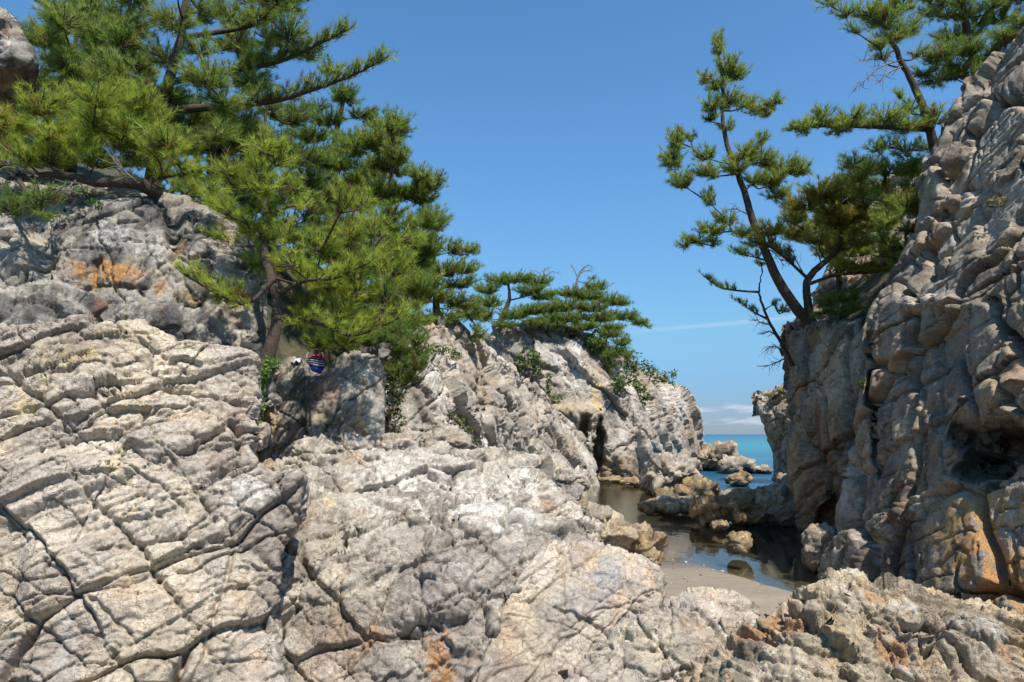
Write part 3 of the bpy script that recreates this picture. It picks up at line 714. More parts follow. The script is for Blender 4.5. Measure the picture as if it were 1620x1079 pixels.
sheet('rust_stained_cliff', 'tall fractured cliff wall filling the right edge, with a dark hollow and orange lichen', [
    [(1296, 960, 10.9), (1380, 1000, 8.9), (1480, 1030, 7.7), (1600, 1070, 6.6), (1800, 1120, 5.9)],
    [(1306, 900, 11.0), (1390, 905, 9.1), (1490, 920, 7.9), (1610, 940, 6.9), (1800, 960, 6.1)],
    [(1322, 800, 11.1), (1410, 800, 9.3), (1510, 805, 8.1), (1620, 810, 7.1), (1800, 820, 6.3)],
    [(1345, 690, 11.2), (1430, 690, 9.5), (1520, 690, 8.3), (1625, 690, 7.2), (1800, 690, 6.4)],
    [(1370, 570, 11.3), (1450, 565, 9.8), (1535, 560, 8.6), (1630, 555, 7.5), (1800, 550, 6.6)],
    [(1382, 490, 11.5), (1450, 470, 10.2), (1535, 440, 9.1), (1630, 420, 8.0), (1800, 390, 7.0)],
    [(1440, 402, 11.6), (1490, 385, 10.6), (1560, 350, 9.6), (1640, 315, 8.7), (1800, 270, 7.6)],
    [(1468, 335, 11.7), (1505, 315, 11.0), (1565, 280, 10.1), (1640, 230, 9.3), (1800, 150, 8.3)],
    [(1466, 270, 11.9), (1510, 240, 11.3), (1565, 195, 10.6), (1640, 130, 9.8), (1800, 20, 8.9)],
    [(1508, 200, 12.0), (1522, 165, 11.9), (1555, 128, 11.6), (1590, 92, 11.2), (1618, 55, 10.8), (1680, 0, 10.4), (1800, -90, 9.9)]],
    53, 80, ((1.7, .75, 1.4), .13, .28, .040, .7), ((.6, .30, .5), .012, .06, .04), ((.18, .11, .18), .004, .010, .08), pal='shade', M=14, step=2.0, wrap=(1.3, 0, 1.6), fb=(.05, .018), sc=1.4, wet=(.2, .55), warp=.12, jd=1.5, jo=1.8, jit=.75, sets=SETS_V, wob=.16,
    hollows=[(1585, 705, 60, 34, 1.5), (1550, 745, 40, 26, .9), (1518, 690, 20, 26, .6), (1500, 338, 30, 9, .4), (1376, 640, 5, 100, .5)],
    feats=[(1600, 625, 60, 30, .2), (1480, 480, 60, 14, .14), (1470, 430, 30, 12, -.12)],
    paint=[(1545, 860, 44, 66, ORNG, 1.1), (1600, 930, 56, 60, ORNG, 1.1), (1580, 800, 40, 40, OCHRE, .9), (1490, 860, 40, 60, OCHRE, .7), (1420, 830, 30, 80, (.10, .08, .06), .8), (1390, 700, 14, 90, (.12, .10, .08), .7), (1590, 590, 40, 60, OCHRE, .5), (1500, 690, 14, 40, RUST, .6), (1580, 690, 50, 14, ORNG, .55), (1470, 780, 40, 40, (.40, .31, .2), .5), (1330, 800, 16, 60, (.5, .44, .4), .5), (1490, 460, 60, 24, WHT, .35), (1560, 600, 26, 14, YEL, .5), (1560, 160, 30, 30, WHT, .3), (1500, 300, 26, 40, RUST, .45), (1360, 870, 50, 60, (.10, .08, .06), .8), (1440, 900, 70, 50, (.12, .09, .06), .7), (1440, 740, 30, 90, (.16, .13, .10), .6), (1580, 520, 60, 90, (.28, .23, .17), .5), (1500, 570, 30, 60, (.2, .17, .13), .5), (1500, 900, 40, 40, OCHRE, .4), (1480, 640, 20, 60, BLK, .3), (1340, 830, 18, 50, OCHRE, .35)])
sheet('rock_pillar', 'upright grey rock pillar carrying the leaning pine, left end of the right cliff', [
    [(1275, 880, 16.2), (1310, 885, 15), (1345, 890, 13.8), (1410, 900, 12.6)],
    [(1264, 835, 16.0), (1305, 838, 14.8), (1350, 840, 13.7), (1410, 840, 12.5)],
    [(1257, 770, 16.0), (1300, 770, 14.7), (1350, 770, 13.6), (1410, 770, 12.5)],
    [(1254, 690, 16.1), (1300, 690, 14.7), (1350, 690, 13.6), (1410, 690, 12.6)],
    [(1252, 610, 16.2), (1300, 610, 14.9), (1350, 610, 13.8), (1410, 610, 12.8)],
    [(1249, 550, 16.4), (1300, 545, 15.2), (1350, 550, 14.1), (1410, 560, 13.1)],
    [(1250, 518, 16.6), (1285, 508, 15.8), (1330, 508, 15), (1365, 520, 14.5), (1410, 540, 13.7)]],
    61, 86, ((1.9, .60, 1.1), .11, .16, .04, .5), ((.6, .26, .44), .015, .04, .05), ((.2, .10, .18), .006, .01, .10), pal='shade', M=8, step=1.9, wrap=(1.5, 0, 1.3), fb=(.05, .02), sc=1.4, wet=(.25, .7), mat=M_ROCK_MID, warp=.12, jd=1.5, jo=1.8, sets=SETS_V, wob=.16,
    hollows=[(1318, 815, 22, 30, .8)], feats=[(1275, 640, 14, 60, .12), (1296, 720, 10, 80, -.18), (1345, 640, 10, 60, -.15)],
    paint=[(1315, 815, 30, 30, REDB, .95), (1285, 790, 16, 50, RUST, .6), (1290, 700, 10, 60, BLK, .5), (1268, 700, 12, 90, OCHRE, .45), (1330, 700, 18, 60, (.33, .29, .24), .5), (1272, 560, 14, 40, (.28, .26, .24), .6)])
sheet('leaning_sea_stack', 'leaning sunlit rock stack standing in the sea beyond the pillar, undercut at its foot', [
    [(1226, 775, 31), (1260, 775, 30), (1300, 775, 29)],
    [(1226, 745, 31), (1260, 745, 30), (1300, 745, 29)],
    [(1222, 715, 31), (1260, 715, 30), (1300, 715, 29)],
    [(1212, 682, 31), (1250, 680, 30), (1300, 680, 29)],
    [(1202, 650, 31), (1245, 645, 30), (1300, 645, 29)],
    [(1198, 626, 31.3), (1215, 618, 31), (1245, 611, 30.6), (1300, 606, 30)]],
    67, 70, ((2.2, .9, 1.6), .07, .14, .05, .5), ((.8, .36, .6), .035, .06, .07), ((.3, .15, .3), .02, .03, .1), pal='brown', M=7, step=1.2, wrap=(1.2, 0, .7), fb=(.06, .04), sc=2.2, jsc=1.6, wf=.45, mat=M_ROCK_FAR, wet=(.4, 1.2), min_faces=80,
    paint=[(1205, 640, 16, 20, WHT, .5), (1237, 675, 10, 22, ORNG, .7), (1240, 740, 20, 40, BLK, .5)])
sheet('upper_outcrop', 'sunlit outcrop of layered rock glimpsed behind the right pines', [
    [(1275, 560, 18), (1340, 550, 17.6), (1420, 540, 17), (1520, 520, 16)],
    [(1285, 490, 18), (1340, 480, 17.8), (1420, 460, 17.2), (1520, 430, 16.4)],
    [(1300, 440, 18.4), (1350, 420, 18.0), (1420, 390, 17.4), (1520, 340, 16.8)],
    [(1330, 390, 18.8), (1370, 360, 18.4), (1430, 320, 18), (1520, 270, 17.2)],
    [(1345, 340, 19.2), (1375, 312, 19), (1430, 275, 18.6), (1520, 220, 17.8)]],
    71, 12, ((1.5, .55, 1.1), .13, .16, .05, .8), ((.5, .24, .44), .05, .06, .07), ((.2, .10, .18), .015, .02, .1), pal='white', M=8, step=1.9, wrap=(1, 0, 1.5), fb=(.15, .04), sc=1.6, mat=M_ROCK_MID, strata=(.5, .14, 1.5))
sheet('rust_streaked_cliff', 'domed grey cliff with orange and black streaks under the left pines', [
    [(-200, 640, 9.2), (0, 640, 9.2), (150, 640, 9.2), (300, 640, 9.3), (440, 640, 9.9)],
    [(-200, 560, 9.3), (0, 560, 9.3), (150, 560, 9.3), (300, 560, 9.4), (428, 570, 10.1)],
    [(-200, 490, 9.5), (0, 490, 9.5), (150, 490, 9.4), (300, 490, 9.6), (420, 500, 10.3)],
    [(-200, 430, 9.8), (0, 430, 9.8), (150, 425, 9.6), (300, 420, 9.8), (418, 440, 10.5)],
    [(-200, 375, 10.1), (0, 380, 10.1), (120, 372, 9.9), (200, 350, 9.9), (300, 370, 10.1), (400, 395, 10.7)],
    [(-200, 330, 10.6), (0, 345, 10.5), (80, 362, 10.3), (130, 335, 10.2), (185, 322, 10.2), (228, 308, 10.3), (262, 336, 10.3), (285, 352, 10.4), (330, 340, 10.5), (380, 362, 10.8)],
    [(-200, 285, 11.6), (0, 290, 11.5), (80, 300, 11.3), (180, 295, 11.2), (262, 310, 11.2), (330, 325, 11.3), (370, 350, 11.6)]],
    79, 75, ((1.2, .9, 1.1), .05, .10, .03, .45), ((.5, .34, .44), .016, .035, .04), ((.15, .09, .15), .005, .010, .09), pal='grey', M=13, step=2.0, wrap=(0, 1.2, 1.2), fb=(.08, .012), sc=1.2, jd=1.3,
    feats=[(60, 400, 20, 60, -.25), (275, 350, 12, 30, -.15), (20, 440, 30, 20, -.2)],
    paint=[(150, 430, 40, 22, ORNG, .9), (190, 435, 60, 20, ORNG, .65), (255, 455, 30, 16, ORNG, .6), (120, 440, 14, 50, RUST, .6), (150, 490, 60, 30, (.16, .15, .14), .6), (100, 470, 10, 50, BLK, .4), (290, 470, 20, 20, OCHRE, .5), (180, 370, 60, 30, (.5, .49, .46), .5), (240, 400, 40, 30, (.52, .5, .46), .5), (330, 380, 40, 30, BLK, .45)])  # dark streaks painted stronger, standing in for dappled pine shade on the wall
sheet('overhanging_crag', 'dark overhanging crag high in the upper left corner behind the pines', [
    [(-200, 360, 13), (-60, 355, 12.8), (0, 350, 12.8), (20, 345, 13)],
    [(-200, 240, 12.9), (-60, 235, 12.8), (0, 225, 12.8), (34, 205, 13)],
    [(-200, 180, 12.4), (-60, 175, 12.2), (0, 165, 12.1), (46, 155, 12.4)],
    [(-200, 110, 11.4), (-60, 105, 11.1), (0, 100, 11.0), (54, 100, 11.4)],
    [(-200, 50, 11.6), (-60, 45, 11.3), (0, 50, 11.2), (36, 52, 11.5)],
    [(-200, 0, 12), (-60, 5, 11.8), (0, 22, 11.8), (18, 34, 11.9)]],
    83, 20, ((.9, .7, .9), .08, .09, .04, .8), ((.4, .26, .36), .03, .04, .06), ((.14, .09, .14), .01, .013, .09), pal='grey', M=8, step=2.2, wrap=(0, .9, 1.2), fb=(.09, .02), sc=1.2, paint=[(10, 60, 30, 30, WHT, .3), (20, 150, 40, 50, BLK, .4)], min_faces=250)  # white paints the sunlit top, black the shade under the overhang
sheet('dappled_block', 'squarish grey rock block standing alone in dappled pine shade', [
    [(405, 770, 10.9), (470, 770, 10.7), (540, 770, 10.7), (610, 770, 11)],
    [(412, 720, 11.0), (470, 730, 10.7), (540, 730, 10.7), (604, 725, 11)],
    [(416, 670, 11.1), (475, 670, 10.8), (540, 670, 10.8), (604, 665, 11.2)],
    [(420, 625, 11.3), (480, 615, 11.0), (545, 610, 11.0), (606, 600, 11.4)],
    [(436, 592, 11.5), (460, 575, 11.5), (480, 572, 11.5), (500, 592, 11.5), (520, 590, 11.5), (540, 568, 11.5), (562, 555, 11.5), (604, 556, 11.7)]],
    89, 60, ((.9, .6, .9), .06, .07, .03, .9), ((.4, .25, .36), .025, .03, .05), ((.13, .08, .13), .009, .011, .09), pal='grey', M=15, step=1.8, wrap=(.8, .9, .5), fb=(.05, .02), sc=1.2, min_faces=250,
    paint=[(565, 680, 22, 40, (.62, .40, .2), .75), (575, 700, 12, 20, ORNG, .5), (430, 665, 14, 26, OCHRE, .8), (510, 660, 26, 14, YEL, .35), (575, 600, 30, 40, (.52, .5, .44), .5)])
sheet('white_cliff', 'pale cliff with a diagonal crest descending to the dark cleft, left of the far bluff', [
    [(560, 790, 13.5), (660, 790, 15), (760, 785, 19), (850, 785, 24), (945, 790, 29)],
    [(585, 740, 14.2), (670, 738, 15.8), (760, 745, 19.5), (850, 752, 25), (944, 762, 30.5)],
    [(598, 690, 14.8), (680, 692, 16.4), (760, 700, 20), (850, 720, 26), (938, 735, 31.5)],
    [(610, 640, 15.4), (690, 640, 17.0), (770, 655, 20.5), (850, 680, 26.5), (926, 700, 32)],
    [(625, 590, 16), (690, 585, 17.8), (760, 605, 21), (830, 635, 26), (905, 672, 32)],
    [(640, 545, 17), (685, 535, 18.8), (745, 555, 21.6), (805, 595, 25.5), (880, 645, 31)],
    [(650, 525, 17.8), (690, 512, 19.4), (722, 516, 21), (748, 532, 22.4), (780, 556, 24), (820, 594, 26.5), (860, 630, 30)]],
    97, -58, ((2.6, .85, 3.2), .15, .18, .035, .8), ((.9, .36, 1.8), .035, .08, .05), ((.32, .16, .9), .010, .02, .09), pal='white', M=12, step=1.8, wrap=(1.2, .5, 2.0), fb=(.20, .05), sc=2.0, mat=M_ROCK_MID, min_faces=200, wf=.65,
    feats=[(690, 690, 30, 20, .3), (630, 660, 16, 60, -.5), (890, 745, 34, 26, .35), (770, 600, 14, 60, -.15)],
    paint=[(760, 580, 20, 60, (.42, .31, .2), .55), (690, 590, 30, 60, WHT, .4), (740, 690, 60, 40, WHT, .5), (630, 660, 20, 40, BLK, .5), (840, 650, 60, 20, (.47, .38, .29), .4), (900, 735, 40, 26, (.33, .30, .27), .5), (700, 700, 22, 14, (.36, .34, .33), .5)])
sheet('far_bluff', 'broad white headland bluff beyond the channel, topped with wind-shaped pines', [
    [(740, 780, 35.0), (850, 780, 34.5), (930, 780, 34.0), (1010, 775, 35.4), (1070, 770, 39.6), (1125, 765, 44.5)],
    [(740, 745, 35.0), (850, 745, 34.5), (930, 750, 34.2), (1010, 748, 35.6), (1070, 745, 39.8), (1116, 735, 44.3)],
    [(740, 700, 35.4), (850, 700, 35.0), (930, 700, 34.8), (1010, 700, 36.0), (1065, 695, 39.9), (1106, 690, 43.7)],
    [(745, 650, 36.0), (850, 650, 35.6), (920, 650, 35.2), (1000, 655, 36.0), (1055, 650, 39.9), (1096, 650, 43.5)],
    [(752, 600, 36.6), (850, 600, 36.2), (920, 600, 35.8), (985, 610, 35.8), (1040, 622, 39.7), (1082, 628, 43.3)],
    [(760, 555, 37.2), (840, 555, 36.8), (910, 555, 36.6), (960, 570, 36.8), (1010, 595, 38.8), (1060, 610, 42.6)],
    [(768, 540, 38.0), (782, 522, 38.0), (830, 515, 37.8), (900, 515, 37.8), (935, 530, 37.8), (965, 548, 38.0), (1000, 578, 39.4), (1045, 602, 42.6)]],
    103, -62, ((3.4, 1.3, 4.0), .28, .28, .035, .8), ((1.2, .5, 2.0), .05, .12, .045), ((.42, .2, .9), .014, .03, .09), pal='white', M=13, step=1.7, wrap=(1, 3.5, 4.0), fb=(.30, .06), sc=3.2, jsc=2.4, mat=M_ROCK_FAR, wet=(.5, 1.6), min_faces=150, colsc=2.2,
    hollows=[(945, 715, 7, 44, 2.6), (924, 682, 8, 16, 1.8)], feats=[(905, 655, 50, 16, .7), (985, 690, 50, 50, .3)],
    paint=[(820, 560, 50, 50, (.24, .23, .21), .75), (890, 555, 26, 50, (.34, .33, .32), .6), (905, 580, 26, 30, WHT, .6), (945, 620, 14, 50, (.55, .42, .22), .7), (900, 645, 40, 14, (.55, .42, .22), .6), (1090, 675, 20, 30, (.40, .26, .13), .6), (960, 740, 80, 16, (.36, .25, .13), .6), (1040, 660, 40, 40, WHT, .3)])
# pebbles and shell grit on the sand
def pebbles():
    rs = np.random.RandomState(5); Vs = []; Fs = []; Cs = []; n = 0
    t = (1 + 5 ** .5) / 2
    ico = np.array([(-1, t, 0), (1, t, 0), (-1, -t, 0), (1, -t, 0), (0, -1, t), (0, 1, t), (0, -1, -t), (0, 1, -t), (t, 0, -1), (t, 0, 1), (-t, 0, -1), (-t, 0, 1)]) / 1.9
    fi = np.array([(0, 11, 5), (0, 5, 1), (0, 1, 7), (0, 7, 10), (0, 10, 11), (1, 5, 9), (5, 11, 4), (11, 10, 2), (10, 7, 6), (7, 1, 8), (3, 9, 4), (3, 4, 2), (3, 2, 6), (3, 6, 8), (3, 8, 9), (4, 9, 5), (2, 4, 11), (6, 2, 10), (8, 6, 7), (9, 8, 1)])
    for k in range(420):
        x, y = rs.uniform(1.2, 5.2), rs.uniform(7.6, 14.5)
        if rs.rand() > .25 + .75 * sstep(.0, .5, float(vnoise(np.array([[x * 1.3, y * .8, 3.3]]), 91)[0])): continue
        r = .006 + .026 * rs.rand() ** 4
        q = ico * (1 + .25 * rs.normal(size=(12, 1))) * np.array([1.2, 1, .6]) * r
        z = float(sand_height(np.array([x]), np.array([y]))[0])
        Vs.append(q + np.array([x, y, z + .2 * r])); Fs.append(fi + n); n += 12
        Cs.append(np.repeat([np.array([(.30, .26, .22), (.42, .39, .35), (.16, .13, .10), (.55, .52, .47)][rs.randint(4)]) * rs.uniform(.7, 1.1)], 12, 0))
    o = raw_mesh('pebbles', np.concatenate(Vs), np.concatenate(Fs), M_ROCK, np.concatenate(Cs))
    tag(o, 'scattered small pebbles and grit on the sand and pool bed', 'pebbles', None, 'stuff')
pebbles()

# ------------------------------------------------------------------ loose boulders
boulder('round_pool_stone', 'single rounded golden stone standing in the tide pool', 1174, 877, 40, 32, 201, 'sea', 10, sink=.2, amp=.6, wet=(.03, .14), sq=.95)
boulder('small_dark_stone', 'small dark stone at the water edge behind the round pool stone', 1142, 836, 26, 10, 202, 'sea', 10)
boulder('ochre_boulder', 'ochre boulder with a waterline at the head of the pool, left of the dark boulders', 1124, 826, 50, 32, 203, 'sea', 40, wet=(.12, .3))
boulder('flat_slab_stone', 'flat pale-topped slab stone between the pool and the brown channel', 1078, 812, 72, 24, 204, 'brown', 10, depth=.8, amp=.8, wet=(.1, .2))
boulder('flat_slab_stone', 'reddish brown flat stone at the left end of the slab stones', 1040, 810, 52, 16, 205, 'sea', 5, depth=.9)
boulder('dark_boulder', 'dark wet boulder left of the pair below the pillar', 1188, 828, 84, 42, 207, 'sea', 30, wet=(.3, .9), depth=.8)
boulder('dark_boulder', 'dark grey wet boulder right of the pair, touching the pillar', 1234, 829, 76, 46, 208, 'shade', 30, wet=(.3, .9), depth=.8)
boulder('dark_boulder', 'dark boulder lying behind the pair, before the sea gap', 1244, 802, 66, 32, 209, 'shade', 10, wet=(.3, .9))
boulder('dark_boulder', 'low dark boulder at the right bank of the sea gap', 1268, 778, 56, 24, 210, 'shade', 20, wet=(.3, .9))
boulder('tan_boulder', 'smooth tan boulder on the near side of the sea gap', 1176, 796, 54, 18, 211, 'brown', 8, wet=(.1, .2), amp=.7)
boulder('shore_rock', 'long tan rock with a rounded end reaching into the pool at its left bank', 980, 880, 100, 44, 212, 'brown', 12, depth=.9, wet=(.05, .2), d=11.2)
boulder('shore_rock', 'dark brown wedge of rock at the pool edge, tip of the long tan rock', 1030, 886, 44, 36, 213, 'sea', 30, wet=(.15, .4), d=10.9)
boulder('pale_rock', 'pale cream flat-topped rock behind the long tan rock', 945, 842, 84, 34, 214, 'cream', 8, wet=None, amp=.8)
boulder('grey_rock', 'dark-sided grey block at the right end of the jointed bedrock crest', 905, 852, 60, 76, 215, 'grey', 60, d=10.5, wet=None)
boulder('grey_rock', 'small grey rock cluster stone below the pale cream rock', 925, 872, 60, 44, 216, 'pale', 40, d=9.6, wet=None)
boulder('channel_stone', 'low flat stone lying in the far brown channel', 1000, 768, 34, 10, 217, 'sea', 5)
boulder('channel_stone', 'second low stone in the far brown channel, nearer the cleft', 965, 762, 44, 7, 218, 'sea', 5)
for i, (x, y, w, h, pal, lab) in enumerate([
    (1072, 782, 84, 58, 'pale', 'tall craggy grey rock at the foot of the far bluff'),
    (1042, 775, 40, 40, 'brown', 'small dark-sided rock left of the craggy grey rock'),
    (1114, 788, 60, 24, 'sea', 'brown layered rock right of the craggy grey rock'),
    (1096, 802, 66, 20, 'sea', 'yellowish rock in front of the craggy grey rock'),
    (1062, 796, 52, 18, 'sea', 'low yellow-brown rock at the channel bank before the craggy grey rock'),
    (1145, 744, 66, 36, 'brown', 'peaked brown rock standing in the turquoise sea'),
    (1166, 748, 44, 20, 'cream', 'pale yellow ledge at the right foot of the peaked sea rock'),
    (1174, 768, 36, 16, 'sea', 'orange-sided rock at the edge of the sea gap'),
    (1187, 735, 22, 8, 'cream', 'tiny pale rock awash right of the peaked sea rock'),
    (1208, 748, 36, 9, 'cream', 'low tan rock awash before the leaning stack')]):
    boulder('sea_rock', lab, x, y, w, h, 230 + i, pal, 30, group='rocks in the sea gap and at the bluff foot', wet=(.15, .6), mat=M_ROCK_MID if y > 760 else M_ROCK_FAR, amp=1.25,
            d=max(20, H * F / (y - 687)) if y > 715 else None)
boulder('cliff_foot_boulder', 'rounded dark boulder leaning against the right cliff foot in the pool', 1316, 905, 60, 64, 250, 'shade', 60, wet=(.2, .5), d=11.2)
boulder('grey_boulder', 'smooth blue-grey boulder at the far left under the rust-streaked cliff', 20, 570, 160, 130, 251, 'grey', 35, d=7.9, wet=None, amp=.8, sink=.1)
boulder('grey_boulder', 'rounded grey boulder resting below the orange streaks', 222, 560, 130, 90, 252, 'grey', 30, d=8.6, wet=None, amp=.8, sink=.1)
boulder('loose_block', 'loose angular block lodged at the base of the white cliff', 702, 722, 80, 40, 253, 'pale', 20, d=13.5, wet=None)
for i, (x, y, w, h, d, lab) in enumerate([
    (490, 738, 70, 40, 9.8, 'grey crest stone below the dappled block'), (560, 730, 60, 34, 10.2, 'flat crest stone right of the dappled block foot'),
    (625, 735, 70, 44, 10.6, 'pale crest stone under the dark cleft with ivy'), (675, 748, 60, 40, 10.8, 'rounded pale crest stone before the loose angular block'),
    (735, 752, 60, 36, 11.2, 'pale crest stone left of the flat white slab'), (800, 756, 110, 30, 11.4, 'flat white slab stone on the crest'),
    (850, 765, 60, 34, 12.5, 'white crest stone beside the brown channel'), (408, 705, 26, 38, 8.0, 'small pale stone wedged below the leafy crack'), (905, 775, 56, 30, 13.5, 'dark crest stone nearest the brown channel')]):
    boulder('crest_stone', lab, x, y, w, h, 260 + i, 'white' if i > 1 else 'pale', 25, d=d, wet=None, group='stones along the bedrock crest')

# ------------------------------------------------------------------ plants
def norm(v): return v / (np.linalg.norm(v, axis=-1, keepdims=True) + 1e-9)
def tube(pts, rad, sides=6):
    pts = np.array(pts, float); rad = np.array(rad, float); n = len(pts)
    t = norm(np.gradient(pts, axis=0)); ref = np.array([.31, .17, .93]) if abs(t[0][2]) < .9 else np.array([.93, .2, .1])
    u = norm(np.cross(t, ref)); v = np.cross(t, u)
    a = np.linspace(0, 2 * math.pi, sides, endpoint=False)
    V = pts[:, None] + rad[:, None, None] * (u[:, None] * np.cos(a)[None, :, None] + v[:, None] * np.sin(a)[None, :, None])
    ii = np.arange(n * sides).reshape(n, sides); jj = np.roll(ii, -1, 1)
    f = np.stack([ii[:-1], jj[:-1], jj[1:], ii[1:]], -1).reshape(-1, 4)
    return V.reshape(-1, 3), f
class Sticks:
    def __init__(s): s.V = []; s.Fc = []; s.n = 0
    def add(s, pts, rad, sides=5):
        V, f = tube(pts, rad, sides); s.V.append(V); s.Fc.append(f + s.n); s.n += len(V)
    def build(s, name, mat, parent):
        if s.n: return raw_mesh(name, np.concatenate(s.V), np.concatenate(s.Fc), mat, parent=parent)
def smooth_line(C, m=5):
    C = np.array(C, float)
    return catmull(C, [m] * (len(C) - 1)) if len(C) > 2 else np.linspace(C[0], C[1], m + 1)
class Needles:
    """needle tufts: position, shoot axis, length, colour"""
    def __init__(s): s.p = []; s.a = []; s.l = []; s.c = []
    def add(s, p, a, l, c): s.p.append(p); s.a.append(a); s.l.append(l); s.c.append(c)
    def build(s, name, parent, rs, count, width, spread=(.40, 1.05), reach=.6, origin=None):
        p = np.array(s.p); a = norm(np.array(s.a)); l = np.array(s.l); c = np.array(s.c); n = len(p)
        K = int(count * .6); width = width * 1.22
        p = np.repeat(p, K, 0); a = np.repeat(a, K, 0); l = np.repeat(l, K); c = np.repeat(c, K, 0)
        m = len(p)
        r = norm(rs.normal(size=(m, 3))); e = norm(r - a * (r * a).sum(1)[:, None])
        th = rs.uniform(spread[0], spread[1], m)
        d = a * np.cos(th)[:, None] + e * np.sin(th)[:, None]
        d[:, 2] += .12; d = norm(d)
        ll = l * rs.uniform(.7, 1.1, m)
        o = p + a * (ll * rs.uniform(-reach, .15, m))[:, None]
        side = norm(np.cross(d, rs.normal(size=(m, 3)))) * (width * .5 * rs.uniform(.8, 1.2, m))[:, None]
        tip = o + d * ll[:, None]
        V = np.stack([o - side, o + side, tip], 1).reshape(-1, 3)
        f = np.arange(m * 3).reshape(-1, 3)
        cc = c * rs.uniform(.78, 1.22, (m, 1)); cc[:, 0] *= rs.uniform(.85, 1.2, m)
        o_ = raw_mesh(name, V, f, M_NEEDLE, np.repeat(cc, 3, 0), smooth=False, parent=parent, origin=origin)
        o_['kind'] = 'stuff'
        return o_
GREENS = {'bright': ((.20, .30, .035), (.38, .43, .065)), 'olive': ((.15, .245, .042), (.29, .35, .07)), 'deep': ((.11, .19, .04), (.21, .28, .06)), 'far': ((.15, .245, .05), (.25, .31, .07)), 'yellow': ((.26, .29, .045), (.38, .36, .075))}
